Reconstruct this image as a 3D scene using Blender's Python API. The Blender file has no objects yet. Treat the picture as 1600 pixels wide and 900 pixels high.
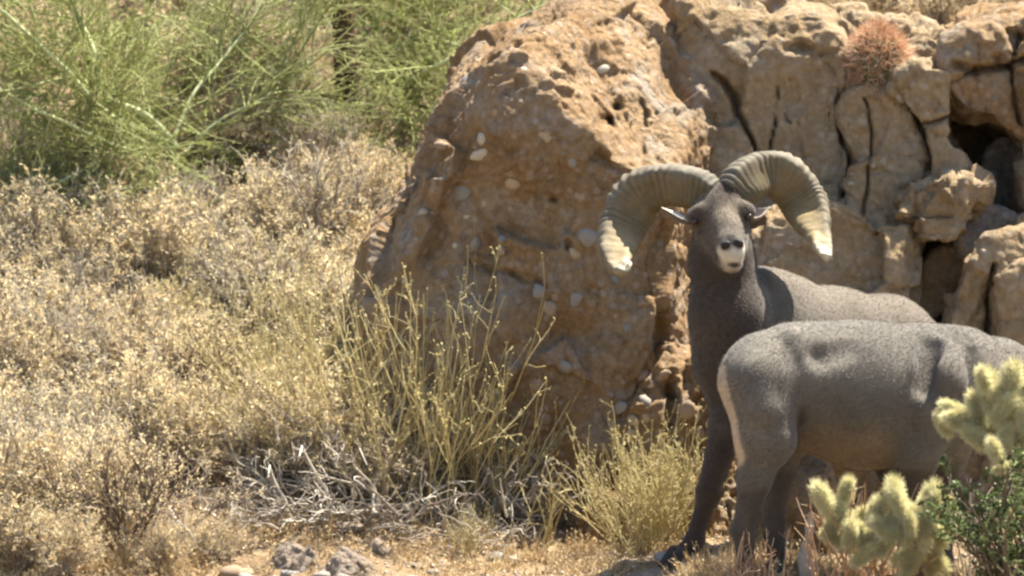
import bpy, math, random
import numpy as np
from mathutils import Vector

# ------------------------------------------------------------------ camera, sky, sun, exposure
scene = bpy.context.scene
COL = scene.collection
CAM = np.array([0.0, -25.0, 2.2]); AIM = np.array([0.0, 0.0, 0.9])
DIST = float(np.linalg.norm(AIM - CAM))
cam_data = bpy.data.cameras.new('camera')
cam_data.sensor_width = 36.0
cam_data.lens = 36.0 * DIST / 3.2
cam_data.clip_start = 0.5; cam_data.clip_end = 500.0
cam = bpy.data.objects.new('camera', cam_data); COL.objects.link(cam)
cam.location = Vector(CAM)
cam.rotation_euler = Vector(AIM - CAM).to_track_quat('-Z', 'Y').to_euler()
scene.camera = cam
cam_data.dof.use_dof = True
cam_data.dof.focus_distance = 25.3
cam_data.dof.aperture_fstop = 5.6

SUN = np.array([0.34, 0.27, 0.90]); SUN = SUN / np.linalg.norm(SUN)
sun_el = math.asin(SUN[2]); sun_az = math.atan2(SUN[0], SUN[1])
world = bpy.data.worlds.new('World'); scene.world = world; world.use_nodes = True
wn = world.node_tree; wn.nodes.clear()
sky = wn.nodes.new('ShaderNodeTexSky'); sky.sky_type = 'NISHITA'; sky.sun_disc = False
sky.sun_elevation = sun_el; sky.sun_rotation = sun_az
bg = wn.nodes.new('ShaderNodeBackground'); bg.inputs['Strength'].default_value = 0.075
wo = wn.nodes.new('ShaderNodeOutputWorld')
wn.links.new(sky.outputs[0], bg.inputs[0]); wn.links.new(bg.outputs[0], wo.inputs[0])
sun_data = bpy.data.lights.new('sun', 'SUN'); sun_data.energy = 5.0
sun_data.angle = math.radians(0.5); sun_data.color = (1.0, 0.935, 0.81)
sun = bpy.data.objects.new('sun', sun_data); COL.objects.link(sun)
sun.rotation_euler = Vector(SUN).to_track_quat('Z', 'Y').to_euler()
sun.location = (3, 2, 8)
vs = scene.view_settings
vs.view_transform = 'Standard'; vs.look = 'None'; vs.gamma = 1.0; vs.use_curve_mapping = False
vs.exposure = 1.8
scene.render.engine = 'CYCLES'
scene.cycles.max_bounces = 5; scene.cycles.diffuse_bounces = 3; scene.cycles.transmission_bounces = 3
scene.cycles.use_denoising = True
scene.cycles.use_adaptive_sampling = True; scene.cycles.adaptive_threshold = 0.025
scene.cycles.filter_width = 2.5

RNG = np.random.default_rng(7)

# ------------------------------------------------------------------ helpers: picture <-> place
_f = (AIM - CAM) / DIST
_u = np.array([0.0, -_f[2], _f[1]])
def at(px, py, Y):
    """point of the place seen at photo pixel (px,py) that stands at depth Y"""
    d = _f * DIST + np.array([1.0, 0, 0]) * (px - 800) / 500.0 + _u * (450 - py) / 500.0
    return CAM + d * ((Y - CAM[1]) / d[1])
def pix(P):
    P = np.asarray(P) - CAM
    s = DIST / (P @ _f)
    return 800 + P[..., 0] * s * 500, 450 - (P @ _u) * s * 500

# ------------------------------------------------------------------ helpers: noise
def _hash(ix, iy, iz, seed):
    h = (ix.astype(np.int64) * 374761393 + iy.astype(np.int64) * 668265263 + iz.astype(np.int64) * 2147483647 + seed * 974634777) & 0xFFFFFFFF
    h = ((h ^ (h >> 13)) * 1274126177) & 0xFFFFFFFF
    h = ((h ^ (h >> 16)) * 2246822519) & 0xFFFFFFFF
    return ((h ^ (h >> 15)) & 0xFFFF).astype(np.float32) / 65535.0
def vnoise(P, freq, seed=0):
    Q = np.asarray(P, dtype=np.float64) * freq
    i = np.floor(Q).astype(np.int64); f = (Q - i).astype(np.float32)
    f = f * f * f * (f * (f * 6 - 15) + 10)
    r = 0
    for a in (0, 1):
        wx = f[..., 0] if a else 1 - f[..., 0]
        for b in (0, 1):
            wy = f[..., 1] if b else 1 - f[..., 1]
            for c in (0, 1):
                wz = f[..., 2] if c else 1 - f[..., 2]
                r = r + wx * wy * wz * _hash(i[..., 0] + a, i[..., 1] + b, i[..., 2] + c, seed)
    return r * 2 - 1
def fbm(P, freq, octv=4, seed=0, gain=0.5):
    r = 0; a = 1.0
    for k in range(octv):
        r = r + a * vnoise(P, freq, seed + 17 * k); freq *= 2.03; a *= gain
    return r
def cellnoise(P, freq, seed=0):
    """nearest random cell: its height, the distance to its border, and a tilted facet through it"""
    Q = np.asarray(P, dtype=np.float64) * freq
    i = np.floor(Q).astype(np.int64)
    f1 = np.full(len(Q), 9.0); f2 = f1.copy(); val = np.zeros(len(Q)); tilt = np.zeros(len(Q))
    for a in (-1, 0, 1):
        for b in (-1, 0, 1):
            for c in (-1, 0, 1):
                j0, j1, j2 = i[:, 0] + a, i[:, 1] + b, i[:, 2] + c
                h = [_hash(j0, j1, j2, seed + k) for k in range(3)]
                dx, dy, dz = Q[:, 0] - j0 - h[0], Q[:, 1] - j1 - h[1], Q[:, 2] - j2 - h[2]
                d = np.sqrt(dx * dx + dy * dy + dz * dz)
                m = d < f1
                f2 = np.where(m, f1, np.minimum(f2, d)); f1 = np.where(m, d, f1)
                hv = _hash(j0, j1, j2, seed + 3) * 2 - 1
                g = [((hv * 7.13 + 3.7 * k) % 2.0) - 1.0 for k in (1, 2, 3)]
                val = np.where(m, hv, val); tilt = np.where(m, g[0] * dx + g[1] * dy + g[2] * dz, tilt)
    return val, f2 - f1, tilt
def sstep(a, b, x):
    t = np.clip((x - a) / (b - a), 0, 1); return t * t * (3 - 2 * t)
def smin(a, b, k):
    h = np.clip(0.5 + 0.5 * (b - a) / k, 0, 1)
    return b * (1 - h) + a * h - k * h * (1 - h)
def smax(a, b, k):
    return -smin(-a, -b, k)
def nrm(v):
    v = np.asarray(v, dtype=float); return v / np.maximum(np.linalg.norm(v, axis=-1, keepdims=True), 1e-9)

# ------------------------------------------------------------------ helpers: meshes and objects
def mesh(name, V, quads=None, tris=None, attrs=None, smooth=True, mats=None, mat_index=None):
    me = bpy.data.meshes.new(name)
    V = np.ascontiguousarray(V, dtype=np.float32)
    me.vertices.add(len(V)); me.vertices.foreach_set('co', V.ravel())
    parts = []; starts = []; n = 0
    for F, k in ((quads, 4), (tris, 3)):
        if F is not None and len(F):
            F = np.asarray(F, dtype=np.int32).reshape(-1, k)
            parts.append(F.ravel()); starts.append(n + np.arange(len(F), dtype=np.int32) * k); n += F.size
    L = np.concatenate(parts).astype(np.int32); S = np.concatenate(starts).astype(np.int32)
    me.loops.add(len(L)); me.loops.foreach_set('vertex_index', L)
    me.polygons.add(len(S)); me.polygons.foreach_set('loop_start', S)
    if smooth: me.polygons.foreach_set('use_smooth', np.ones(len(S), dtype=bool))
    if mat_index is not None: me.polygons.foreach_set('material_index', np.asarray(mat_index, dtype=np.int32))
    for k, A in (attrs or {}).items():
        A = np.asarray(A, dtype=np.float32)
        if A.ndim == 1:
            at_ = me.attributes.new(k, 'FLOAT', 'POINT'); at_.data.foreach_set('value', A)
        else:
            at_ = me.attributes.new(k, 'FLOAT_COLOR', 'POINT')
            at_.data.foreach_set('color', np.c_[A[:, :3], np.ones(len(A))].astype(np.float32).ravel())
    me.update(calc_edges=True)
    for m in (mats or []): me.materials.append(m)
    return me
def link(name, data, parent=None, loc=None, kind=None, label=None, cat=None, group=None):
    o = bpy.data.objects.new(name, data); COL.objects.link(o)
    if parent is not None: o.parent = parent
    if loc is not None: o.location = Vector(loc)
    if kind: o['kind'] = kind
    if label: o['label'] = label
    if cat: o['category'] = cat
    if group: o['group'] = group
    return o
def copy_tree(o, parent=None):
    c = o.copy(); COL.objects.link(c); c.parent = parent
    for ch in o.children: copy_tree(ch, c)
    return c

def surface_nets(F, o, h):
    s = F < 0
    c = np.zeros(tuple(n - 1 for n in F.shape), dtype=np.int8)
    for a in (0, 1):
        for b in (0, 1):
            for d in (0, 1):
                c += s[a:s.shape[0] - 1 + a, b:s.shape[1] - 1 + b, d:s.shape[2] - 1 + d]
    I, J, K = np.nonzero((c > 0) & (c < 8))
    idx = np.full(c.shape, -1, dtype=np.int32); idx[I, J, K] = np.arange(len(I))
    acc = np.zeros((len(I), 3)); cnt = np.zeros(len(I))
    corners = [(a, b, d) for a in (0, 1) for b in (0, 1) for d in (0, 1)]
    vals = {q: F[I + q[0], J + q[1], K + q[2]] for q in corners}
    for q in corners:
        for ax in range(3):
            if q[ax] == 0:
                r = list(q); r[ax] = 1; r = tuple(r)
                va, vb = vals[q], vals[r]
                m = (va < 0) != (vb < 0)
                t = np.where(m, va / np.where(m, va - vb, 1), 0)
                p = np.empty((len(I), 3)); p[:] = q; p[:, ax] += t
                acc += p * m[:, None]; cnt += m
    V = (np.stack([I, J, K], 1) + acc / cnt[:, None]) * h + o
    Q = []
    for ax in range(3):
        sl0 = [slice(None)] * 3; sl1 = [slice(None)] * 3
        sl0[ax] = slice(0, -1); sl1[ax] = slice(1, None)
        A, B = s[tuple(sl0)], s[tuple(sl1)]
        e = np.argwhere(A != B)
        u, w = (ax + 1) % 3, (ax + 2) % 3
        ok = (e[:, u] > 0) & (e[:, w] > 0) & (e[:, u] < F.shape[u] - 1) & (e[:, w] < F.shape[w] - 1)
        e = e[ok]
        if not len(e): continue
        flip = A[e[:, 0], e[:, 1], e[:, 2]]
        def cell(du, dw):
            g = e.copy(); g[:, u] -= du; g[:, w] -= dw
            return idx[g[:, 0], g[:, 1], g[:, 2]]
        q = np.stack([cell(1, 1), cell(0, 1), cell(0, 0), cell(1, 0)], 1)
        q[~flip] = q[~flip][:, ::-1]
        Q.append(q)
    Q = np.concatenate(Q)
    Q = Q[(Q >= 0).all(1)]
    return V, Q
def vnormals(V, Q):
    n = np.cross(V[Q[:, 2]] - V[Q[:, 0]], V[Q[:, 3]] - V[Q[:, 1]])
    N = np.zeros_like(V)
    for k in range(4): 
        for d in range(3): N[:, d] += np.bincount(Q[:, k], n[:, d], len(V))
    return nrm(N)

# ------------------------------------------------------------------ helpers: materials
class NT:
    def __init__(s, name):
        s.m = bpy.data.materials.new(name); s.m.use_nodes = True
        s.t = s.m.node_tree; s.t.nodes.clear()
    def n(s, typ, **kw):
        nd = s.t.nodes.new(typ)
        for k, v in kw.items():
            if k.startswith('_'): setattr(nd, k[1:], v)
        for k, v in kw.items():
            if not k.startswith('_'):
                k2 = k.replace('__', ' ')
                sock = nd.inputs[int(k2[1:])] if (k2[0] == 'i' and k2[1:].isdigit()) else nd.inputs[k2]
                if isinstance(v, bpy.types.NodeSocket): s.t.links.new(v, sock)
                else: sock.default_value = v
        return nd
    def ramp(s, fac, stops):
        r = s.n('ShaderNodeValToRGB', Fac=fac)
        el = r.color_ramp.elements
        while len(el) < len(stops): el.new(0.5)
        for e, (p, c) in zip(el, stops): e.position = p; e.color = (*c, 1)
        return r.outputs[0]
    def noise(s, vec, scale, detail=5, rough=0.55, dist=0.0):
        return s.n('ShaderNodeTexNoise', Vector=vec, Scale=scale, Detail=detail, Roughness=rough, Distortion=dist).outputs[0]
    def mix(s, fac, a, b, mode='MIX'):
        nd = s.n('ShaderNodeMix', _data_type='RGBA', _blend_type=mode)
        for sock, v in ((nd.inputs[0], fac), (nd.inputs[6], a), (nd.inputs[7], b)):
            if isinstance(v, bpy.types.NodeSocket): s.t.links.new(v, sock)
            else: sock.default_value = v if not isinstance(v, tuple) or len(v) == 4 else (*v, 1)
        return nd.outputs[2]
    def out(s, shader):
        o = s.n('ShaderNodeOutputMaterial'); s.t.links.new(shader, o.inputs[0]); return s.m
def rock_mat(name, a, b, c, grey, spec=0.15):
    t = NT(name)
    co = t.n('ShaderNodeTexCoord').outputs['Object']
    n1 = t.noise(co, 2.6, 7, 0.62, 0.4)
    base = t.ramp(n1, [(0.30, a), (0.47, b), (0.62, c), (0.78, b)])
    n2 = t.noise(co, 5.0, 8, 0.65, 0.8)
    base = t.mix(t.ramp(n2, [(0.50, (0, 0, 0)), (0.66, (1, 1, 1))]), base, grey)
    n3 = t.noise(co, 38, 6, 0.7)
    base = t.mix(0.55, base, t.ramp(n3, [(0.3, (0.28, 0.25, 0.22)), (0.5, (0.5, 0.5, 0.5)), (0.72, (0.78, 0.76, 0.72))]), 'OVERLAY')
    vo = t.n('ShaderNodeTexVoronoi', Vector=co, Scale=26.0, Randomness=1.0)
    peb = t.ramp(vo.outputs['Color'], [(0.2, (0.55, 0.5, 0.44)), (0.6, (0.42, 0.30, 0.19)), (0.9, (0.62, 0.58, 0.52))])
    base = t.mix(t.ramp(vo.outputs['Distance'], [(0.22, (0.34, 0.34, 0.34)), (0.36, (0, 0, 0))]), base, peb)
    st = t.noise(t.n('ShaderNodeMapping', Vector=co, Scale=(7.0, 7.0, 1.6)).outputs[0], 1.4, 5, 0.6)
    base = t.mix(t.ramp(st, [(0.55, (0, 0, 0)), (0.75, (0.45, 0.45, 0.45))]), base, (0.16, 0.10, 0.055))
    bsum = t.n('ShaderNodeMath', _operation='ADD', i0=t.noise(co, 55, 7, 0.7), i1=t.noise(co, 14, 6, 0.65)).outputs[0]
    bp = t.n('ShaderNodeBump', Strength=0.95, Distance=0.025, Height=bsum).outputs[0]
    sh = t.n('ShaderNodeBsdfPrincipled', Base__Color=base, Roughness=0.92, Normal=bp)
    sh.inputs['Specular IOR Level'].default_value = spec
    return t.out(sh.outputs[0])
def leaf_mat(name, stops, trans=0.35, attr='tint', tcol=None, rough=0.7):
    t = NT(name)
    a = t.n('ShaderNodeAttribute', _attribute_name=attr).outputs['Fac']
    c = t.ramp(a, stops)
    d = t.n('ShaderNodeBsdfPrincipled', Base__Color=c, Roughness=rough)
    d.inputs['Specular IOR Level'].default_value = 0.25
    if trans <= 0: return t.out(d.outputs[0])
    tr = t.n('ShaderNodeBsdfTranslucent', Color=c)
    mx = t.n('ShaderNodeMixShader', Fac=trans)
    t.t.links.new(d.outputs[0], mx.inputs[1]); t.t.links.new(tr.outputs[0], mx.inputs[2])
    return t.out(mx.outputs[0])
M = {}
M['rock_ochre'] = rock_mat('ochre_conglomerate', (0.25, 0.15, 0.070), (0.315, 0.203, 0.105), (0.37, 0.256, 0.148), (0.35, 0.292, 0.225, 1))
M['rock_pale'] = rock_mat('pale_tuff', (0.28, 0.192, 0.10), (0.37, 0.268, 0.155), (0.44, 0.335, 0.215), (0.36, 0.29, 0.205, 1))
M['rock_grey'] = rock_mat('grey_stone', (0.20, 0.155, 0.12), (0.30, 0.24, 0.185), (0.37, 0.31, 0.25), (0.27, 0.225, 0.18, 1))
def plain(name, col, rough=0.8, var=0.25, scale=30.0, bump=0.3):
    t = NT(name)
    co = t.n('ShaderNodeTexCoord').outputs['Object']
    lo = tuple(x * (1 - var) for x in col); hi = tuple(min(1, x * (1 + var)) for x in col)
    c = t.ramp(t.noise(co, scale, 5, 0.6), [(0.3, lo), (0.7, hi)])
    bp = t.n('ShaderNodeBump', Strength=bump, Distance=0.005, Height=t.noise(co, scale * 2.5, 5, 0.6)).outputs[0]
    sh = t.n('ShaderNodeBsdfPrincipled', Base__Color=c, Roughness=rough, Normal=bp)
    sh.inputs['Specular IOR Level'].default_value = 0.2
    return t.out(sh.outputs[0])
M['cobble'] = [plain('cobble_grey', (0.27, 0.24, 0.205)), plain('cobble_cream', (0.38, 0.30, 0.20)), plain('cobble_brown', (0.27, 0.19, 0.125)),
               plain('cobble_pink', (0.32, 0.23, 0.15)), plain('cobble_blue', (0.235, 0.22, 0.20)), plain('cobble_white', (0.46, 0.40, 0.31))]
M['straw_leaf'] = leaf_mat('straw_leaf', [(0, (0.40, 0.28, 0.15)), (0.3, (0.61, 0.46, 0.25)), (0.65, (0.73, 0.59, 0.34)), (1, (0.81, 0.73, 0.48))], 0.5)
M['olive_leaf'] = leaf_mat('olive_leaf', [(0, (0.38, 0.29, 0.12)), (0.4, (0.53, 0.43, 0.19)), (0.75, (0.58, 0.51, 0.24)), (1, (0.68, 0.62, 0.36))], 0.4)
M['grey_twig'] = leaf_mat('grey_twig', [(0, (0.18, 0.14, 0.10)), (0.5, (0.36, 0.30, 0.23)), (1, (0.70, 0.62, 0.48))], 0.0)
M['dark_twig'] = leaf_mat('dark_twig', [(0, (0.07, 0.05, 0.035)), (0.6, (0.15, 0.11, 0.08)), (1, (0.28, 0.22, 0.16))], 0.0)
M['silver_twig'] = leaf_mat('silver_twig', [(0, (0.15, 0.115, 0.08)), (0.45, (0.28, 0.235, 0.18)), (0.75, (0.46, 0.41, 0.33)), (1, (0.68, 0.62, 0.52))], 0.0)
M['broom'] = leaf_mat('broom_stem', [(0, (0.36, 0.27, 0.12)), (0.5, (0.54, 0.44, 0.21)), (1, (0.68, 0.60, 0.34))], 0.2)
M['red_twig'] = leaf_mat('red_twig', [(0, (0.25, 0.14, 0.08)), (0.6, (0.42, 0.26, 0.15)), (1, (0.58, 0.44, 0.30))], 0.0)
M['verde_bark'] = leaf_mat('verde_bark', [(0, (0.20, 0.20, 0.08)), (0.5, (0.42, 0.45, 0.22)), (1, (0.56, 0.60, 0.34))], 0.0)
M['verde_twig'] = leaf_mat('verde_twig', [(0, (0.17, 0.18, 0.06)), (0.5, (0.32, 0.34, 0.12)), (1, (0.50, 0.52, 0.24))], 0.2)
M['verde_leaf'] = leaf_mat('verde_leaf', [(0, (0.18, 0.21, 0.05)), (0.5, (0.31, 0.36, 0.10)), (1, (0.48, 0.52, 0.20))], 0.45)
M['creosote_leaf'] = leaf_mat('creosote_leaf', [(0, (0.06, 0.09, 0.03)), (0.5, (0.12, 0.17, 0.06)), (0.85, (0.22, 0.27, 0.11)), (1, (0.42, 0.44, 0.22))], 0.35, rough=0.45)
M['trunk_brown'] = plain('trunk_brown', (0.10, 0.055, 0.032), 0.9, 0.35, 25, 0.8)
M['grass'] = leaf_mat('dry_grass', [(0, (0.36, 0.23, 0.11)), (0.4, (0.54, 0.38, 0.19)), (0.75, (0.65, 0.50, 0.29)), (1, (0.76, 0.66, 0.46))], 0.3)
M['cholla_spine'] = leaf_mat('cholla_spine', [(0, (0.74, 0.67, 0.34)), (0.5, (0.87, 0.82, 0.52)), (1, (0.93, 0.91, 0.70))], 0.45)
M['cholla_core'] = plain('cholla_core', (0.50, 0.49, 0.25), 0.7, 0.3, 60, 0.6)
M['cactus_spine'] = leaf_mat('cactus_spine', [(0, (0.46, 0.16, 0.08)), (0.3, (0.68, 0.34, 0.19)), (0.65, (0.78, 0.52, 0.33)), (1, (0.84, 0.72, 0.55))], 0.4)
M['cactus_body'] = plain('cactus_body', (0.13, 0.15, 0.07), 0.6, 0.3, 40, 0.4)
M['dead_wood'] = plain('dead_wood', (0.40, 0.34, 0.27), 0.9, 0.35, 40, 0.7)

# ------------------------------------------------------------------ the ground
def softplus(x, k=0.35): return np.where(x / k > 30, x, k * np.log1p(np.exp(np.clip(x / k, -40, 30))))
def gz(x, y):
    x = np.asarray(x, dtype=float); y = np.asarray(y, dtype=float)
    P = np.stack(np.broadcast_arrays(x, y, np.zeros_like(x + y)), -1)
    near = -0.06 + 0.08 * np.maximum(y, -6) + 0.02 * np.minimum(y + 6, 0)
    left = near + 0.42 * softplus(y - 0.9)
    right = near + 1.25 * sstep(2.1, 3.6, y) + 0.42 * softplus(y - 3.5)
    w = sstep(-0.45, 0.35, x)
    z = left * (1 - w) + right * w
    far = sstep(4, 14, np.abs(x) + np.maximum(y, 0) * 0.6)
    return z + 0.035 * fbm(P, 1.3, 3, 5) + 0.010 * fbm(P, 7, 3, 9) + far * 1.2 * fbm(P, 0.12, 3, 3)
def gpt(px, py, y0=-2.0, y1=12.0):
    """ground point seen at a photo pixel"""
    ys = np.linspace(y0, y1, 700)
    P = np.array([at(px, py, y) for y in ys])
    d = gz(P[:, 0], P[:, 1]) - P[:, 2]
    k = np.argmax(d > 0)
    return np.array([P[k, 0], P[k, 1], float(gz(P[k, 0], P[k, 1]))])
def onground(x, y): return np.array([x, y, float(gz(x, y))])

def ground_coords(lo, hi, step, far, n):
    inner = np.arange(lo, hi + step / 2, step)
    g = np.geomspace(step, far, n); 
    return np.concatenate([lo - np.cumsum(g)[::-1], inner, hi + np.cumsum(g)])
gx = ground_coords(-2.4, 2.4, 0.028, 9.0, 46); gy = ground_coords(-0.8, 4.8, 0.028, 9.0, 46)
GX, GY = np.meshgrid(gx, gy, indexing='ij')
GV = np.stack([GX, GY, gz(GX, GY)], -1).reshape(-1, 3)
inner = (np.abs(GV[:, 0]) < 2.5) & (GV[:, 1] > -1) & (GV[:, 1] < 5)
GV[:, 2] += inner * 0.005 * fbm(GV, 26, 3, 31)
gi = np.arange(len(gx) * len(gy)).reshape(len(gx), len(gy))
GQ = np.stack([gi[:-1, :-1], gi[1:, :-1], gi[1:, 1:], gi[:-1, 1:]], -1).reshape(-1, 4)
t = NT('desert_soil')
co = t.n('ShaderNodeTexCoord').outputs['Object']
c = t.ramp(t.noise(co, 3.0, 8, 0.65), [(0.3, (0.17, 0.115, 0.065)), (0.5, (0.25, 0.178, 0.105)), (0.7, (0.34, 0.255, 0.16))])
c = t.mix(0.5, c, t.ramp(t.noise(co, 60, 6, 0.7), [(0.3, (0.2, 0.19, 0.18)), (0.5, (0.5, 0.5, 0.5)), (0.7, (0.82, 0.8, 0.76))]), 'OVERLAY')
bp = t.n('ShaderNodeBump', Strength=0.8, Distance=0.02, Height=t.noise(co, 45, 7, 0.7)).outputs[0]
sh = t.n('ShaderNodeBsdfPrincipled', Base__Color=c, Roughness=0.95, Normal=bp); sh.inputs['Specular IOR Level'].default_value = 0.1
M['soil'] = t.out(sh.outputs[0])
link('ground', mesh('ground', GV, GQ, mats=[M['soil']]), kind='structure')

# ------------------------------------------------------------------ rocks
def catmull(P, n=5, closed=True):
    P = np.asarray(P, dtype=float); N = len(P); out = []
    for i in range(N if closed else N - 1):
        p0, p1, p2, p3 = (P[(i + k) % N] if closed else P[min(max(i + k, 0), N - 1)] for k in (-1, 0, 1, 2))
        for j in range(n):
            t = j / n
            out.append(0.5 * ((2 * p1) + (-p0 + p2) * t + (2 * p0 - 5 * p1 + 4 * p2 - p3) * t * t + (-p0 + 3 * p1 - 3 * p2 + p3) * t ** 3))
    if not closed: out.append(P[-1])
    return np.array(out)
def poly_sdf(X, Z, poly):
    d = np.full(X.shape, 1e9); ins = np.zeros(X.shape, dtype=bool)
    for i in range(len(poly)):
        a = poly[i]; b = poly[(i + 1) % len(poly)]
        ex, ez = b - a; wx = X - a[0]; wz = Z - a[1]
        q = np.clip((wx * ex + wz * ez) / (ex * ex + ez * ez + 1e-12), 0, 1)
        d = np.minimum(d, (wx - ex * q) ** 2 + (wz - ez * q) ** 2)
        cond = (a[1] > Z) != (b[1] > Z)
        xi = (b[0] - a[0]) * (Z - a[1]) / np.where(b[1] == a[1], 1e-12, b[1] - a[1]) + a[0]
        ins ^= cond & (X < xi)
    d = np.sqrt(d)
    return np.where(ins, -d, d)
def rock(name, outline, Y0, yf, yb, mat, label, cat='boulder', lean=0.1, tilt=0.0, planes=(), cracks=(), rad=0.10, amp=1.0, h=0.009, seed=1, group=None, bulge=0.5, pits=(), grow=0.0, facet=1.0, rough=1.0, crease=1.0, cell=4.4):
    poly = catmull([at(px, py, Y0)[[0, 2]] for px, py in outline], 4)
    lo = np.array([poly[:, 0].min(), yf - 0.25, poly[:, 1].min()]) - 0.05
    hi = np.array([poly[:, 0].max(), yb + 0.12, poly[:, 1].max()]) + 0.05
    lo[1] = min(lo[1], yf + lean * (hi[2] - lo[2]) * 0.0 - 0.12)
    ax = [np.arange(lo[k], hi[k], h) for k in range(3)]
    X2, Z2 = np.meshgrid(ax[0], ax[2], indexing='ij')
    d2 = poly_sdf(X2, Z2, poly) - grow
    zc = poly[:, 1].min(); xc = poly[:, 0].mean()
    P2 = np.stack([X2, np.full_like(X2, Y0), Z2], -1)
    front = yf + lean * (Z2 - zc) + tilt * (X2 - xc) + 0.05 * amp * fbm(P2, 2.2, 2, seed) + bulge * 0.12 * np.exp(d2 / 0.10)
    Yg = ax[1][None, :, None]
    F = smax(d2[:, None, :], front[:, None, :] - Yg, rad).astype(np.float32)
    F = smax(F, (Yg - yb).astype(np.float32), 0.08)
    cen = np.array([xc, (yf + yb) / 2, poly[:, 1].mean()])
    for pts in planes:
        A, B, C = (at(*q) for q in pts)
        n = nrm(np.cross(B - A, C - A))
        if (cen - A) @ n > 0: n = -n
        pl = (ax[0][:, None, None] - A[0]) * n[0] + (Yg - A[1]) * n[1] + (ax[2][None, None, :] - A[2]) * n[2]
        F = smax(F, pl.astype(np.float32), 0.035)
    V, Q = surface_nets(F.astype(np.float32), lo, h)
    N = vnormals(V, Q)
    S = np.array([0, 0, seed * 3.7])
    W = V + 0.022 * np.stack([vnoise(V, 5, seed + 50), vnoise(V, 5, seed + 51), vnoise(V, 5, seed + 52)], -1)
    c1, e1, t1 = cellnoise(W * np.array([1, 1, 0.8]), cell, seed + 30)
    W2 = W + 0.012 * np.stack([vnoise(V, 16, seed + 60), vnoise(V, 16, seed + 61), vnoise(V, 16, seed + 62)], -1)
    c2, e2, t2 = cellnoise(W2, 11.0, seed + 40)
    c3, e3, t3 = cellnoise(W2, 27.0, seed + 44)
    disp = 0.030 * fbm(W, 3.2, 2, seed) + 0.012 * c1 + 0.044 * t1 * (4.4 / cell) - crease * 0.013 * (1 - sstep(0, 0.03, e1)) + facet * (0.007 * c2 + 0.024 * t2) + rough * (0.004 * c3 + 0.009 * t3) \
        + rough * (0.008 * fbm(W, 15, 3, seed + 5) + 0.0075 * fbm(V, 44, 3, seed + 8, 0.6))
    pit = rough * np.maximum(0, vnoise(W, 13, seed + 21) - 0.7) * 0.03
    V = V + N * (amp * (disp - pit))[:, None]
    acc = np.zeros_like(V); cnt = np.zeros(len(V))
    for i0, i1 in ((0, 1), (1, 2), (2, 3), (3, 0)):
        for d in range(3): acc[:, d] += np.bincount(Q[:, i0], V[Q[:, i1], d], len(V)) + np.bincount(Q[:, i1], V[Q[:, i0], d], len(V))
        cnt += np.bincount(Q[:, i0], minlength=len(V)) + np.bincount(Q[:, i1], minlength=len(V))
    V = 0.72 * V + 0.28 * acc / np.maximum(cnt, 1)[:, None]
    px, py = pix(V)
    facing = np.clip(-N[:, 1] * 1.6 + 0.35, 0, 1)
    for line, wpx, depth in cracks:
        L = catmull(line, 8, False)
        jit = 3.5 * np.stack([vnoise(V, 22, 71), vnoise(V, 22, 72)], -1) + 9.0 * np.stack([vnoise(V, 8, 73), vnoise(V, 8, 74)], -1)
        best = np.full(len(V), 1e9)
        for a, b in zip(L[:-1], L[1:]):
            e = b - a; wv = np.stack([px, py], -1) + jit - a
            q = np.clip((wv @ e) / (e @ e), 0, 1)
            best = np.minimum(best, np.linalg.norm(wv - q[:, None] * e, axis=1))
        k = np.exp(-(best / (wpx * (0.85 + 0.5 * vnoise(V, 7, 75) + 0.15 * vnoise(V, 25, 76)).clip(.5, 2))) ** 2)
        V[:, 1] += depth * k * facing
    for cx, cy, rx, ry, depth in pits:
        k = np.exp(-(((px - cx) / rx) ** 2 + ((py - cy) / ry) ** 2) ** 1.5)
        V[:, 1] += depth * k * facing
    zg = gz(np.array([xc]), np.array([(yf + yb) / 2]))[0]
    org = np.array([xc, yf + 0.1, max(poly[:, 1].min(), min(zg, poly[:, 1].max()))])
    o = link(name, mesh(name, V - org, Q, mats=[mat]), loc=org, label=label, cat=cat, group=group)
    return dict(o=o, V=V, N=vnormals(V, Q), org=org)

import bmesh
def pebble_mesh(seed, sub=2):
    bm = bmesh.new(); bmesh.ops.create_icosphere(bm, subdivisions=sub, radius=1.0)
    V = np.array([v.co[:] for v in bm.verts])
    d = 0.22 * fbm(V + seed * 7.1, 1.1, 2, seed) + 0.06 * fbm(V, 3.0, 2, seed + 4)
    V = V * (1 + d)[:, None]
    T = np.array([[v.index for v in f.verts] for f in bm.faces]); bm.free()
    return V, T
PEB = []
for k in range(6):
    V, T = pebble_mesh(k + 1, 2)
    PEB.append([mesh('stone', V, None, T, mats=[m]) for m in M['cobble']])
def embed(R, px, py, size, tint, rng, sink=0.38, name='stone'):
    qx, qy = pix(R['V'])
    d = (qx - px) ** 2 + (qy - py) ** 2
    c = np.nonzero(d < 16)[0]
    i = c[np.argmin(R['V'][c, 1])] if len(c) else int(np.argmin(d))
    place_stone(R, i, size, tint, rng, sink, name)
def place_stone(R, i, size, tint, rng, sink=0.35, name='stone'):
    p, n = R['V'][i], R['N'][i]
    o = link(name, PEB[int(rng.integers(6))][tint], parent=R['o'])
    s = size / 2
    q = Vector(n).to_track_quat('Z', 'Y')
    o.rotation_mode = 'QUATERNION'
    from mathutils import Quaternion
    o.rotation_quaternion = q @ Quaternion((0, 0, 1), float(rng.uniform(0, 6.28)))
    o.scale = (s * rng.uniform(0.9, 1.35), s * rng.uniform(0.75, 1.0), s * rng.uniform(0.45, 0.7))
    o.location = Vector(p - n * s * sink - R['org'])
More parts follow.
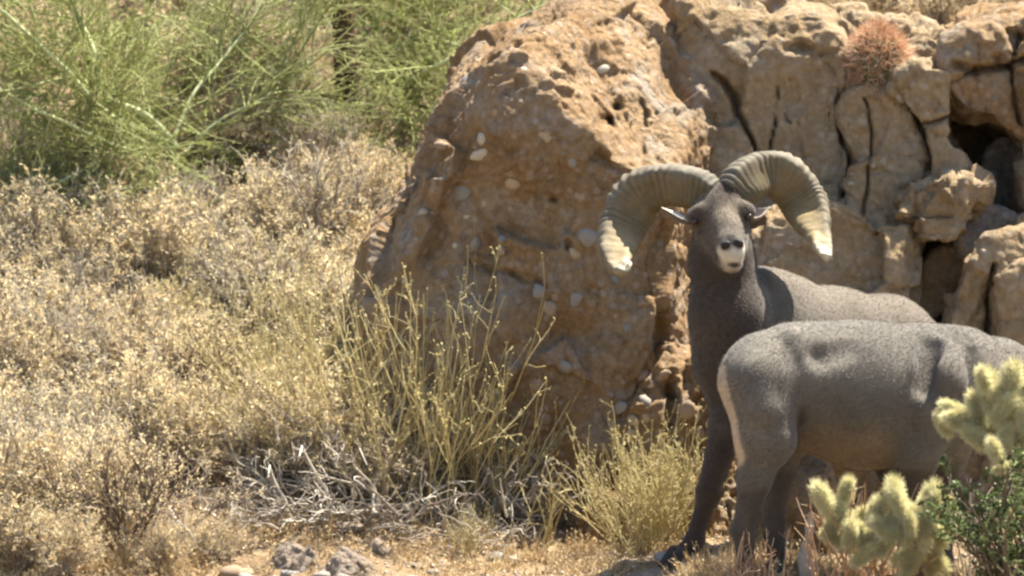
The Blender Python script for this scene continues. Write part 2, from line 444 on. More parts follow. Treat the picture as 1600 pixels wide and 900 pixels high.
def scatter_stones(R, n, smin_, smax_, rng, tints=(0, 0, 1, 1, 2, 3, 3, 4, 5)):
    c = np.nonzero(R['N'][:, 1] < -0.25)[0]
    for i in rng.choice(c, n, replace=False):
        place_stone(R, i, smin_ + (smax_ - smin_) * rng.random() ** 2.5, int(rng.choice(tints)), rng, rng.uniform(0.35, 0.75))

rs = np.random.default_rng(11)
big = rock('boulder', [(560, 850), (572, 600), (578, 440), (590, 370), (615, 325), (645, 285), (668, 240), (688, 175), (712, 120), (765, 78), (845, 40), (900, 12), (960, 2), (1010, 25), (1045, 58), (1090, 88), (1120, 125), (1148, 172), (1172, 228), (1168, 330), (1120, 480), (1110, 640), (1090, 850), (850, 880)],
           1.8, 1.22, 2.9, M['rock_ochre'], 'large ochre conglomerate boulder studded with cobbles behind the broom shrub', lean=0.05, tilt=0.02, h=0.0078, seed=3, rad=0.12, bulge=0.6, facet=0.6, rough=0.62, amp=0.95, crease=0.1, cell=3.4,
           planes=[((880, 50, 1.62), (1058, 262, 1.46), (1120, 122, 2.10)), ((1056, 262, 1.46), (1044, 560, 1.36), (1100, 400, 1.9)), ((600, 420, 1.40), (690, 185, 1.58), (575, 380, 1.75))],
           cracks=[([(742, 412), (800, 432), (850, 452)], 6, 0.03), ([(640, 300), (690, 350), (672, 400)], 14, 0.04), ([(1003, 160), (1010, 190), (1000, 240)], 5, 0.03)],
           pits=[(947, 190, 10, 10, 0.09), (962, 168, 5, 6, 0.05), (866, 312, 8, 4, 0.04), (888, 382, 5, 9, 0.04), (980, 200, 40, 45, 0.03), (930, 520, 60, 30, 0.04)])
for px, py, s, ti in [(724, 120, .075, 0), (748, 215, .05, 5), (850, 212, .058, 1), (726, 296, .062, 4), (752, 244, .055, 5), (800, 292, .06, 1), (893, 255, .06, 0), (940, 104, .04, 5), (843, 270, .05, 0),
                      (748, 383, .06, 0), (912, 372, .085, 0), (776, 395, .05, 3), (790, 372, .035, 4), (708, 382, .02, 5), (875, 422, .04, 4), (905, 470, .05, 0), (860, 485, .06, 3), (840, 455, .05, 0), (905, 310, .05, 3),
                      (700, 300, .05, 3), (690, 220, .05, 2), (770, 180, .04, 3), (960, 330, .045, 3), (905, 545, .05, 4), (1000, 470, .03, 2), (965, 440, .03, 4), (982, 515, .04, 4), (730, 340, .03, 5), (655, 330, .04, 1), (820, 105, .03, 5),
                      (960, 270, .04, 2), (640, 380, .05, 2), (870, 190, .03, 2), (1010, 120, .05, 3), (1070, 150, .035, 1), (900, 400, .04, 1), (870, 355, .03, 3), (880, 580, .06, 0), (835, 600, .05, 3), (850, 660, .05, 2)]:
    embed(big, px, py, s, ti, rs)
scatter_stones(big, 75, 0.012, 0.05, rs)

ledge = rock('boulder', [(915, 840), (905, 700), (918, 610), (932, 572), (985, 545), (1040, 548), (1078, 568), (1112, 605), (1135, 650), (1150, 860)], 1.3, 1.04, 1.8, M['rock_ochre'],
             'low orange conglomerate ledge with cream pebbles at the foot of the large boulder', lean=0.35, h=0.008, seed=8, rad=0.07, amp=1.25,
             planes=[((930, 600, 1.0), (1050, 556, 1.15), (1000, 540, 1.4))],
             pits=[(1050, 640, 12, 50, 0.08), (985, 610, 45, 18, 0.05), (1075, 590, 12, 25, 0.07), (955, 690, 40, 15, 0.05)])
for px, py, s, ti in [(962, 556, .06, 5), (1001, 542, .03, 0), (945, 575, .025, 5), (965, 640, .06, 0), (958, 612, .04, 5), (985, 660, .05, 1), (1012, 620, .05, 0), (1020, 605, .035, 5), (990, 685, .06, 1), (1040, 590, .04, 3), (1070, 640, .06, 3), (1085, 680, .07, 3), (1010, 650, .04, 1), (930, 620, .04, 3), (1000, 580, .05, 2)]:
    embed(ledge, px, py, s, ti, rs)
scatter_stones(ledge, 40, 0.012, 0.04, rs)

CL = 'blocks of the cracked pale cliff'
cliff = []
def block(*a, **k):
    k.setdefault('bulge', 0.12); k.setdefault('rough', 0.55); k.setdefault('cell', 3.3); k.setdefault('facet', 0.7); k['cracks'] = [(l_, w_ * 0.7, d_ * 1.8) for l_, w_, d_ in k.get('cracks', ())]; k.setdefault('grow', 0.012); k['rad'] = k['rad'] * 0.6
    r = rock('rock_block', *a, cat='rock', group=CL, **k); cliff.append(r); return r
block([(1066, 470), (1070, 45), (1090, 24), (1140, 10), (1200, 27), (1255, 22), (1300, 42), (1322, 85), (1312, 140), (1302, 185), (1322, 240), (1325, 272), (1306, 325), (1262, 420), (1220, 480)], 2.0, 1.86, 2.6, M['rock_pale'],
      'tall pale cliff block between the large boulder and the ram horn, top edge lumpy', lean=0.16, tilt=-0.05, h=0.0085, seed=21, rad=0.06, amp=0.9,
      cracks=[([(1215, 130), (1205, 230), (1230, 300)], 4, 0.03), ([(1110, 110), (1150, 150), (1178, 235)], 7, 0.05)], pits=[(1250, 75, 20, 8, 0.05)])
block([(1296, 345), (1312, 318), (1334, 274), (1330, 240), (1306, 185), (1314, 152), (1335, 140), (1370, 140), (1390, 150), (1420, 186), (1443, 240), (1443, 272), (1416, 296), (1408, 350)], 2.0, 1.88, 2.5, M['rock_pale'],
      'narrow pale cliff block directly under the barrel cactus, split by vertical cracks', lean=0.10, h=0.007, seed=24, rad=0.04, amp=0.7, cracks=[([(1350, 150), (1362, 240), (1350, 330)], 4, 0.03)])
block([(1398, 142), (1402, 114), (1440, 106), (1488, 112), (1487, 158), (1480, 190), (1487, 230), (1506, 240), (1510, 280), (1456, 296), (1455, 240), (1432, 186)], 1.95, 1.84, 2.4, M['rock_pale'],
      'pale cliff block right beside the barrel cactus with a ragged sunlit edge', lean=0.08, h=0.007, seed=27, rad=0.035, amp=0.8, cracks=[([(1420, 182), (1450, 190), (1486, 176)], 4, 0.03)])
block([(1414, 350), (1422, 308), (1445, 286), (1490, 278), (1532, 290), (1520, 330), (1494, 358), (1470, 366), (1444, 366)], 1.85, 1.72, 2.3, M['rock_pale'],
      'rounded pale rock wedged above the dark cleft', lean=0.22, h=0.007, seed=31, rad=0.04, amp=1.1, facet=1.4, rough=.9, cell=6.0)
block([(1146, 700), (1170, 400), (1190, 356), (1250, 334), (1300, 324), (1350, 335), (1385, 354), (1425, 350), (1448, 362), (1440, 430), (1424, 480), (1430, 700), (1430, 880), (1150, 880)], 1.7, 1.58, 2.1, M['rock_pale'],
      'broad pale slab with sunlit upper edge behind the ram back', lean=0.14, h=0.0075, seed=33, rad=0.05, amp=0.75, planes=[((1395, 370, 1.62), (1400, 470, 1.60), (1450, 400, 1.85))])
block([(1478, 100), (1488, 62), (1510, 44), (1560, 34), (1640, 22), (1720, 20), (1720, 420), (1600, 400), (1592, 300), (1590, 226), (1545, 188), (1500, 170)], 2.15, 1.98, 2.7, M['rock_ochre'],
      'brown overhanging cliff block right of the barrel cactus above the dark hollow', lean=-0.02, h=0.009, seed=36, rad=0.06, amp=1.1,
      cracks=[([(1495, 100), (1540, 110), (1610, 95)], 8, 0.05), ([(1590, 60), (1580, 130), (1600, 190)], 5, 0.04)], pits=[(1560, 90, 10, 6, 0.05)])
block([(1440, 880), (1482, 520), (1500, 446), (1528, 394), (1560, 370), (1620, 356), (1720, 350), (1720, 880)], 1.65, 1.50, 2.3, M['rock_pale'],
      'massive tan rock right of the dark cleft with a sunlit flat top', lean=0.14, h=0.0085, seed=39, rad=0.05, amp=0.9, cracks=[([(1560, 420), (1545, 480), (1552, 560)], 6, 0.06)], pits=[(1502, 475, 6, 12, 0.025)])
block([(1545, 880), (1560, 480), (1566, 440), (1590, 416), (1640, 408), (1700, 420), (1700, 880)], 1.5, 1.40, 1.9, M['rock_pale'],
      'smaller tan rock leaning on the massive rock right of the dark cleft', lean=0.16, h=0.008, seed=42, rad=0.05, amp=0.8)
block([(1288, 150), (1296, 70), (1312, 34), (1345, 24), (1400, 34), (1440, 40), (1475, 58), (1492, 100), (1470, 160)], 2.4, 2.24, 2.9, M['rock_pale'],
      'lumpy brown rock behind the barrel cactus', lean=0.1, h=0.009, seed=45, rad=0.06, amp=1.2)
block([(926, 60), (940, 0), (952, -40), (1000, -42), (1016, -8), (1014, 60)], 2.9, 2.78, 3.3, M['rock_ochre'],
      'squarish brown rock perched above the crest of the large boulder', lean=0.05, h=0.010, seed=48, rad=0.05, amp=0.8)
block([(1000, 700), (1004, 60), (1060, 40), (1180, 52), (1320, 60), (1480, 70), (1760, 60), (1760, 700)], 2.9, 2.62, 3.6, M['rock_ochre'],
      'deep brown back wall of the cliff seen in the dark cleft', lean=0.05, h=0.014, seed=51, rad=0.08, amp=1.2)
block([(1020, 40), (1030, -30), (1110, -60), (1180, -40), (1230, 10), (1220, 60)], 3.3, 3.1, 3.8, M['rock_ochre'],
      'dark brown rock above the cliff behind its top edge', lean=0.1, h=0.014, seed=54, rad=0.08, amp=1.2)
block([(1432, 480), (1450, 420), (1480, 392), (1506, 400), (1500, 430), (1462, 490)], 2.0, 1.92, 2.3, M['rock_ochre'], 'narrow brown rock splinter lodged inside the dark cleft', lean=0.1, h=0.008, seed=57, rad=0.03, amp=0.5)
block([(1535, 290), (1550, 230), (1580, 222), (1600, 250), (1600, 330), (1560, 350)], 2.35, 2.26, 2.6, M['rock_grey'], 'grey rock sitting deep in the hollow under the overhang', lean=0.1, h=0.009, seed=60, rad=0.04, amp=0.6)
block([(1500, 370), (1512, 335), (1545, 325), (1580, 338), (1600, 365), (1570, 390), (1520, 395)], 1.95, 1.88, 2.2, M['rock_grey'], 'small grey rock lying on the floor of the hollow', lean=0.15, h=0.008, seed=63, rad=0.04, amp=0.6)
for r_, n_ in zip(cliff, (26, 10, 8, 6, 16, 14, 14, 8, 8, 3, 0, 0, 0, 0, 0)):
    if n_: scatter_stones(r_, n_, 0.010, 0.035, rs, (1, 1, 3, 3, 5, 2))
# distinguishable blocks: the labels differ, the group only names the family
mound = rock('boulder', [(1185, 860), (1190, 800), (1205, 752), (1240, 735), (1285, 742), (1310, 780), (1330, 860)], 0.75, 0.66, 1.1, M['rock_ochre'], 'shaded brown boulder on the ground beneath the grazing sheep belly', lean=0.3, h=0.009, seed=66, rad=0.06, amp=0.6)

# ------------------------------------------------------------------ animals
def prim(F, ax, h, lo, A, B, ra, rb, k, flat=None, fs=1.0, cut=False):
    """blend a tapered, optionally flattened capsule into the field F (only near it)"""
    A = np.asarray(A, float); B = np.asarray(B, float)
    m = max(ra, rb) * max(1.0, fs) + 2.5 * k + 0.03
    i0 = [max(0, int((min(A[d], B[d]) - m - lo[d]) / h)) for d in range(3)]
    i1 = [min(len(ax[d]), int((max(A[d], B[d]) + m - lo[d]) / h) + 2) for d in range(3)]
    if any(i1[d] <= i0[d] for d in range(3)): return
    sl = tuple(slice(i0[d], i1[d]) for d in range(3))
    X = ax[0][sl[0]][:, None, None] - A[0]; Y = ax[1][sl[1]][None, :, None] - A[1]; Z = ax[2][sl[2]][None, None, :] - A[2]
    e = B - A; L = max(float(e @ e), 1e-9)
    t = np.clip((X * e[0] + Y * e[1] + Z * e[2]) / L, 0, 1)
    dx, dy, dz = X - t * e[0], Y - t * e[1], Z - t * e[2]
    if flat is not None:
        n = nrm(flat); q = (dx * n[0] + dy * n[1] + dz * n[2]) * (1.0 / fs - 1.0)
        dx, dy, dz = dx + q * n[0], dy + q * n[1], dz + q * n[2]
    d = (np.sqrt(dx * dx + dy * dy + dz * dz) - (ra + (rb - ra) * t)).astype(np.float32)
    F[sl] = smax(F[sl], -d, k) if cut else smin(F[sl], d, k)
def body(prims, h=0.0065, pad=0.05):
    pts = np.array([np.asarray(p[j]) for p in prims for j in (0, 1)]); rr = np.array([p[2 + j] for p in prims for j in (0, 1)])
    lo = (pts - rr[:, None]).min(0) - pad; hi = (pts + rr[:, None]).max(0) + pad
    ax = [np.arange(lo[d], hi[d], h, dtype=np.float32) for d in range(3)]
    F = np.full(tuple(len(a) for a in ax), 0.08, dtype=np.float32)
    for p in prims: prim(F, ax, h, lo, *p)
    V, Q = surface_nets(F, lo, h)
    for _ in range(2):                                     # relax the voxel steps
        acc = np.zeros_like(V); cnt = np.zeros(len(V))
        for a, b in ((0, 1), (1, 2), (2, 3), (3, 0)):
            for d in range(3):
                acc[:, d] += np.bincount(Q[:, a], V[Q[:, b], d], len(V)) + np.bincount(Q[:, b], V[Q[:, a], d], len(V))
            cnt += np.bincount(Q[:, a], minlength=len(V)) + np.bincount(Q[:, b], minlength=len(V))
        V = 0.4 * V + 0.6 * acc / np.maximum(cnt, 1)[:, None]
    return V, Q
t = NT('sheep_coat')
co = t.n('ShaderNodeTexCoord').outputs['Object']
at_ = t.n('ShaderNodeAttribute', _attribute_name='coat').outputs['Color']
c = t.mix(0.2, at_, t.ramp(t.noise(co, 70, 5, 0.7), [(0.3, (0.3, 0.3, 0.3)), (0.7, (0.7, 0.7, 0.7))]), 'OVERLAY')
c = t.mix(0.5, c, t.ramp(t.noise(co, 5, 7, 0.65, 0.6), [(0.35, (0.3, 0.29, 0.28)), (0.5, (0.5, 0.5, 0.5)), (0.65, (0.70, 0.69, 0.67))]), 'OVERLAY')
bp = t.n('ShaderNodeBump', Strength=0.35, Distance=0.006, Height=t.noise(co, 120, 5, 0.7)).outputs[0]
sh = t.n('ShaderNodeBsdfPrincipled', Base__Color=c, Roughness=0.85, Normal=bp); sh.inputs['Specular IOR Level'].default_value = 0.2
sh.inputs['Sheen Weight'].default_value = 0.25; sh.inputs['Sheen Roughness'].default_value = 0.5
M['coat'] = t.out(sh.outputs[0])
t = NT('sheep_hair')
at_ = t.n('ShaderNodeAttribute', _attribute_name='coat').outputs['Color']
sh = t.n('ShaderNodeBsdfPrincipled', Base__Color=at_, Roughness=0.6); sh.inputs['Specular IOR Level'].default_value = 0.3
tr = t.n('ShaderNodeBsdfTranslucent', Color=at_); mx = t.n('ShaderNodeMixShader', Fac=0.25)
t.t.links.new(sh.outputs[0], mx.inputs[1]); t.t.links.new(tr.outputs[0], mx.inputs[2])
M['hair'] = t.out(mx.outputs[0])
t = NT('sheep_horn')
u = t.n('ShaderNodeAttribute', _attribute_name='along').outputs['Fac']; rg = t.n('ShaderNodeAttribute', _attribute_name='ridge').outputs['Fac']
co = t.n('ShaderNodeTexCoord').outputs['Object']
c = t.ramp(u, [(0.0, (0.085, 0.070, 0.042)), (0.3, (0.14, 0.108, 0.058)), (0.65, (0.205, 0.155, 0.078)), (0.86, (0.29, 0.225, 0.125)), (0.94, (0.42, 0.36, 0.25)), (1.0, (0.50, 0.44, 0.33))])
ou = t.n('ShaderNodeAttribute', _attribute_name='outer').outputs['Fac']
c = t.mix(t.ramp(ou, [(0.55, (0, 0, 0)), (0.9, (.75, .75, .75))]), c, (0.15, 0.135, 0.105))
c = t.mix(t.ramp(t.noise(co, 11, 6, 0.7, 0.5), [(0.52, (0, 0, 0)), (0.68, (.6, .6, .6))]), c, (0.10, 0.082, 0.055))
c = t.mix(0.75, c, t.ramp(rg, [(0.0, (0.22, 0.21, 0.2)), (0.5, (0.5, 0.5, 0.5)), (1.0, (0.66, 0.65, 0.63))]), 'OVERLAY')
c = t.mix(0.35, c, t.ramp(t.noise(co, 28, 6, 0.7), [(0.3, (0.3, 0.3, 0.3)), (0.7, (0.7, 0.7, 0.7))]), 'OVERLAY')
bp = t.n('ShaderNodeBump', Strength=0.3, Distance=0.004, Height=t.noise(co, 60, 5, 0.6)).outputs[0]
sh = t.n('ShaderNodeBsdfPrincipled', Base__Color=c, Roughness=0.68, Normal=bp); sh.inputs['Specular IOR Level'].default_value = 0.2
M['horn'] = t.out(sh.outputs[0])
M['hoof'] = plain('hoof', (0.055, 0.045, 0.038), 0.5, 0.3, 40, 0.3)
M['nose'] = plain('nose_skin', (0.022, 0.02, 0.02), 0.45, 0.3, 80, 0.4)
tt = NT('eye'); sh = tt.n('ShaderNodeBsdfPrincipled', Base__Color=(0.03, 0.016, 0.006, 1), Roughness=0.12); M['eye'] = tt.out(sh.outputs[0])

def hairs(V, Q, N, colr, n, length, flow, rng, org):
    tri = np.concatenate([Q[:, [0, 1, 2]], Q[:, [0, 2, 3]]])
    ar = np.linalg.norm(np.cross(V[tri[:, 1]] - V[tri[:, 0]], V[tri[:, 2]] - V[tri[:, 0]]), axis=1)
    f = tri[rng.choice(len(tri), n, p=ar / ar.sum())]
    b = rng.dirichlet((1, 1, 1), n)
    P = (V[f] * b[:, :, None]).sum(1); Nn = nrm((N[f] * b[:, :, None]).sum(1)); C = colr[f[:, 0]]
    d = flow(P) - Nn * (flow(P) * Nn).sum(1, keepdims=True)
    d = nrm(nrm(d) + 0.42 * Nn + 0.30 * rng.normal(size=(n, 3)))
    s = nrm(np.cross(d, Nn + 0.3 * rng.normal(size=(n, 3))))
    l = length * rng.uniform(0.6, 1.3, (n, 1)); w = 0.0008
    VV = np.stack([P - s * w, P + s * w, P + d * l], 1).reshape(-1, 3) - org
    CC = np.repeat(C * rng.uniform(0.88, 1.18, (n, 1)), 3, 0)
    return mesh('hair', VV, None, np.arange(3 * n).reshape(-1, 3), {'coat': CC}, mats=[M['hair']])
def tube_mesh(name, C, a, b, Nv, mat, seg=22, shape=None, ridge=None, caps=True):
    """sweep along C; a along Nv (outer edge), b across it"""
    C = np.asarray(C); T = nrm(np.gradient(C, axis=0)); Nv = nrm(Nv - T * (Nv * T).sum(1, keepdims=True)); Bv = np.cross(T, Nv)
    th = np.linspace(0, 2 * np.pi, seg, endpoint=False)
    ca, sa = np.cos(th), np.sin(th)
    V = []; rv = []; al = []
    n = len(C)
    for i in range(n):
        A, Bs = a[i] * ca, b[i] * sa
        if shape is not None: A, Bs = shape(A, Bs, th, i / (n - 1), a[i], b[i])
        r = ridge(i / (n - 1), th) if ridge is not None else np.zeros(seg)
        V.append(C[i] + (A * (1 + r))[:, None] * Nv[i] + (Bs * (1 + r))[:, None] * Bv[i]); rv.append(0.5 + r * 8); al.append(np.full(seg, i / (n - 1)))
    V = np.concatenate(V); rv = np.clip(np.concatenate(rv), 0, 1); al = np.concatenate(al); oc = np.tile(.5 + .5 * ca, n)
    g = np.arange(n * seg).reshape(n, seg); g2 = np.roll(g, -1, 1)
    Q = np.stack([g[:-1], g2[:-1], g2[1:], g[1:]], -1).reshape(-1, 4)
    tris = None
    if caps:
        V = np.r_[V, [C[0]], [C[-1]]]; rv = np.r_[rv, .5, .5]; al = np.r_[al, 0, 1]; oc = np.r_[oc, .5, .5]; k = n * seg
        tris = np.concatenate([np.stack([np.full(seg, k), g2[0], g[0]], 1), np.stack([np.full(seg, k + 1), g[-1], g2[-1]], 1)])
    return V, Q, tris, {'along': al, 'ridge': rv, 'outer': oc}
def horn(stations, org, parent, rings=30, flatb=0.62, seed=0, name='horn'):
    """stations: (px, py, Y, outer px, outer py, half width in px)"""
    S = np.array(stations, dtype=float)
    C = np.array([at(s[0], s[1], s[2]) for s in S]); O = np.array([at(s[3], s[4], s[2]) for s in S])
    n = 150
    Cs = catmull(C, 24, False); Os = catmull(O, 24, False); Ws = catmull(np.c_[S[:, 5], S[:, 5]] / 492.0, 24, False)[:, 0]
    arc = np.r_[0, np.cumsum(np.linalg.norm(np.diff(Cs, axis=0), axis=1))]; u = np.linspace(0, arc[-1], n)
    Ci = np.stack([np.interp(u, arc, Cs[:, k]) for k in range(3)], 1); Oi = np.stack([np.interp(u, arc, Os[:, k]) for k in range(3)], 1)
    a = np.maximum(np.interp(u, arc, Ws), 0.004); b = a * flatb
    rng = np.random.default_rng(seed); ph = np.cumsum(rng.uniform(0.5, 1.5, n)); ph = ph / ph[-1]
    def shape(A, Bs, th, t, aa, bb):
        return A * (1 - 0.10 * np.cos(2 * th)), Bs * (0.86 + 0.30 * np.cos(th)) * (1 - 0.12 * np.cos(4 * th))
    def ridge(t, th):
        p = ph[int(t * (n - 1))] ** 0.85 * rings * 2 * np.pi
        s = np.sin(p + 0.9 * np.cos(th)); s = np.sign(s) * np.abs(s) ** 0.7
        return (0.058 * (1 - 0.7 * t)) * s * (0.25 + 0.75 * (0.5 + 0.5 * np.cos(th)) ** 1.5) * (0.75 + 0.5 * math.sin(t * 37 + seed)) + 0.02 * math.sin(t * 23 + seed * 2)
    V, Q, T, A = tube_mesh(name, Ci, a, b, Oi - Ci, M['horn'], 40, shape, ridge)
    V = V + .0035 * np.stack([fbm(V, 24, 3, seed + k) for k in range(3)], -1) + .006 * (A['along'] ** 6)[:, None] * np.stack([vnoise(V, 45, seed + 9 + k) for k in range(3)], -1)
    return link(name, mesh(name, V - org, Q, T, A, mats=[M['horn']]), parent=parent)
def blob(name, c, rx, axes, mat, parent, org, sub=2, seed=0, amp=0.05):
    V, T = pebble_mesh(seed + 40, sub); V = nrm(V) * (1 + amp * vnoise(V, 2, seed)[:, None])
    A = np.stack([nrm(x) for x in axes]) * np.asarray(rx)[:, None]
    return link(name, mesh(name, V @ A + c - org, None, T, mats=[mat]), parent=parent)
def ear_mesh(base, tip, width, open_dir, org, parent, cols):
    base, tip = np.asarray(base), np.asarray(tip); n, m = 12, 9
    d = tip - base; od = nrm(np.asarray(open_dir, float) - nrm(d) * (np.asarray(open_dir) @ nrm(d))); sd = np.cross(nrm(d), od)
    V = []
    for i in range(n):
        t = i / (n - 1); w = width * (0.35 + 0.65 * math.sin(math.pi * min(1, t * 1.15 + 0.12)) ** 0.8) * (1 - t ** 4 * 0.92)
        for j in range(m):
            s = j / (m - 1) * 2 - 1
            V.append(base + d * t + sd * w * s - od * w * 0.75 * (1 - s * s) + od * 0.01 * t)
    V = np.array(V); g = np.arange(n * m).reshape(n, m)
    Q = np.stack([g[:-1, :-1], g[1:, :-1], g[1:, 1:], g[:-1, 1:]], -1).reshape(-1, 4)
    back = V - np.repeat(np.full((n, 1), 0.004), m, 0) * od
    Q2 = Q[:, ::-1] + len(V)
    C = np.r_[np.tile(cols[0], (len(V), 1)), np.tile(cols[1], (len(V), 1))]
    edge = [(g[i, 0], g[i + 1, 0]) for i in range(n - 1)] + [(g[n - 1, j], g[n - 1, j + 1]) for j in range(m - 1)] + [(g[i + 1, m - 1], g[i, m - 1]) for i in range(n - 2, -1, -1)]
    Q3 = np.array([(b, a, a + len(V), b + len(V)) for a, b in edge])
    return link('ear', mesh('ear', np.r_[V, back] - org, np.r_[Q, Q2, Q3], None, {'coat': C}, mats=[M['coat']]), parent=parent)
def hoof(c, fwd, org, parent, s=1.0):
    """cloven: two pointed toes on the ground"""
    c = np.asarray(c); f = nrm(np.array([fwd[0], fwd[1], 0.0])); sd = np.array([-f[1], f[0], 0.0])
    o = None
    for q in (-1, 1):
        prof = []
        for z, l0, l1, w in ((0.0, -0.030, 0.050, 0.017), (0.012, -0.030, 0.046, 0.017), (0.045, -0.026, 0.016, 0.015), (0.055, -0.022, 0.006, 0.012)):
            ring = []
            for th in np.linspace(0, 2 * np.pi, 12, endpoint=False):
                x = (l0 + l1) / 2 + (l1 - l0) / 2 * math.cos(th); y = w * math.sin(th) * (1 - 0.35 * max(0, math.cos(th)))
                ring.append(c + s * (f * x + sd * (y + q * 0.0165) + np.array([0, 0, z])))
            prof.append(ring)
        V = np.array(prof).reshape(-1, 3); g = np.arange(48).reshape(4, 12); g2 = np.roll(g, -1, 1)
        Q = np.stack([g[:-1], g2[:-1], g2[1:], g[1:]], -1).reshape(-1, 4)
        V = np.r_[V, [V[36:].mean(0)], [V[:12].mean(0)]]
        T = np.concatenate([np.stack([np.full(12, 48), g[3], g2[3]], 1), np.stack([np.full(12, 49), g2[0], g[0]], 1)])
        o = link('hoof', mesh('hoof', V - org, Q, T, mats=[M['hoof']]), parent=parent)
    return o

def lerp(c, a, w): return c * (1 - w[:, None]) + np.asarray(a) * w[:, None]
def near(V, P, r, soft=0.5): return 1 - sstep(r * (1 - soft), r * (1 + soft), np.linalg.norm(V - np.asarray(P), axis=1))
def segd(V, A, B):
    A, B = np.asarray(A), np.asarray(B); e = B - A; t = np.clip(((V - A) @ e) / (e @ e), 0, 1); return np.linalg.norm(V - A - t[:, None] * e, axis=1)

# ---- the ram: trunk runs away to the right, neck upright, face to the camera
def g_at(px, Y):                    # ground point under a picture column at depth Y
    x = at(px, 880, Y)[0]; return onground(x, Y)
sideR = nrm(np.array([0.75, -0.66, 0]))
rf1 = g_at(1056, 0.33); rf2 = g_at(1208, 0.52); rh1 = g_at(1395, 1.02); rh2 = g_at(1452, 1.20)
up = np.array([0, 0, 1.0])
ram_p = [
    (at(1150, 545, .52), at(1200, 520, .64), .135, .178, .05, sideR, .80),
    (at(1200, 522, .64), at(1300, 548, .88), .178, .195, .06, sideR, .84),
    (at(1300, 548, .88), at(1385, 550, 1.08), .195, .172, .06, sideR, .86),
    (at(1385, 548, 1.08), at(1428, 562, 1.19), .172, .138, .06, sideR, .95),
    (at(1185, 445, .60), at(1240, 462, .76), .055, .055, .06),                       # withers
    (at(1150, 592, .48), at(1185, 560, .60), .090, .13, .06),                        # brisket
    (at(1146, 560, .50), at(1137, 490, .48), .128, .116, .06),                       # neck
    (at(1137, 490, .48), at(1129, 400, .49), .116, .098, .05),
    (at(1129, 410, .49), at(1126, 335, .47), .094, .080, .04),
    (at(1122, 332, .46), at(1126, 322, .45), .084, .070, .03),                       # skull
    (at(1086, 338, .405), at(1094, 330, .40), .030, .026, .014), (at(1167, 331, .405), at(1158, 324, .40), .030, .026, .014),   # brows
    (at(1126, 342, .42), at(1140, 380, .30), .070, .044, .03),                       # snout
    (at(1108, 362, .42), at(1128, 396, .34), .040, .032, .03), (at(1154, 360, .42), at(1154, 392, .34), .036, .030, .03),   # cheeks
    (at(1140, 382, .285), at(1144, 392, .272), .041, .040, .02),                     # muzzle
    (at(1133, 400, .43), at(1146, 413, .29), .048, .027, .025),                      # lower jaw
    (at(1134, 383, .246), at(1134, 386, .246), .016, .014, .012), (at(1154, 380, .246), at(1154, 383, .246), .016, .014, .012),
    (at(1140, 296, .45), at(1128, 302, .46), .040, .034, .02),                       # poll tuft
    # near fore leg, reaching forward
    (at(1150, 590, .48), at(1138, 665, .44), .085, .062, .05), (at(1138, 665, .44), at(1107, 768, .38), .056, .036, .03),
    (at(1107, 768, .38), at(1108, 775, .38), .038, .036, .02), (at(1107, 772, .38), at(1086, 840, .36), .032, .026, .02),
    (at(1086, 842, .36), at(1084, 850, .355), .032, .031, .015), (at(1084, 850, .355), rf1 + [0.02, 0.01, .045], .028, .026, .02),
    # other fore leg
    (at(1190, 600, .58), at(1200, 680, .56), .09, .06, .05), (at(1200, 680, .56), at(1206, 780, .54), .052, .034, .03),
    (at(1206, 780, .54), at(1207, 850, .53), .034, .026, .02), (at(1207, 850, .53), rf2 + [0, 0.01, .045], .030, .026, .02),
    # hind legs
    (at(1385, 580, 1.0), at(1375, 665, .98), .13, .09, .06), (at(1375, 665, .98), at(1405, 775, 1.05), .075, .038, .03),
    (at(1405, 775, 1.05), at(1400, 850, 1.03), .036, .027, .02), (at(1400, 850, 1.03), rh1 + [0, 0.01, .045], .030, .026, .02),
    (at(1430, 585, 1.17), at(1425, 665, 1.14), .12, .085, .06), (at(1425, 665, 1.14), at(1458, 770, 1.22), .072, .038, .03),
    (at(1458, 770, 1.22), at(1455, 850, 1.20), .036, .027, .02), (at(1455, 850, 1.20), rh2 + [0, 0.01, .045], .030, .026, .02),
    (at(1440, 530, 1.22), at(1452, 565, 1.27), .025, .014, .02),                     # tail
    (at(1112, 420, .235), at(1180, 414, .235), .006, .006, .008, None, 1.0, True),   # mouth slit
]
V, Q = body(ram_p)
N = vnormals(V, Q)
ram_org = onground(float(at(1250, 880, .75)[0]), .75)
C = np.tile(np.array([0.175, 0.148, 0.118]), (len(V), 1))
nz = fbm(V, 6, 3, 77)
C = C * (1 + 0.16 * nz)[:, None]
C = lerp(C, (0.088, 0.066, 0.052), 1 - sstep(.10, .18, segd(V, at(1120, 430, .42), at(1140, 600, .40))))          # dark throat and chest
C = lerp(C, (0.245, 0.205, 0.16), sstep(0.25, 0.85, N[:, 2]) * sstep(.55, .7, V[:, 1]) * 0.6)  # upward faces of the trunk paler: light from above painted into the coat
for A_, B_ in ((at(1132, 690, .44), rf1), (at(1203, 700, .56), rf2), (at(1390, 720, 1.0), rh1), (at(1440, 720, 1.18), rh2)):
    C = lerp(C, (0.075, 0.056, 0.043), 1 - sstep(.055, .10, segd(V, A_, B_)))
C = lerp(C, (0.70, 0.62, 0.50), near(V, at(1455, 575, 1.26), .13, .25))
C = lerp(C, (0.062, 0.048, 0.039), sstep(.40, .46, V[:, 1]) * near(V, at(1126, 410, .50), .15, .3))               # dark brown nape and throat, with shade behind the face painted in
C = lerp(C, (0.128, 0.102, 0.078), near(V, at(1128, 358, .36), .105, .3))
C = lerp(C, (0.27, 0.22, 0.165), near(V, at(1146, 330, .36), .045, .6))                                              # paler brow
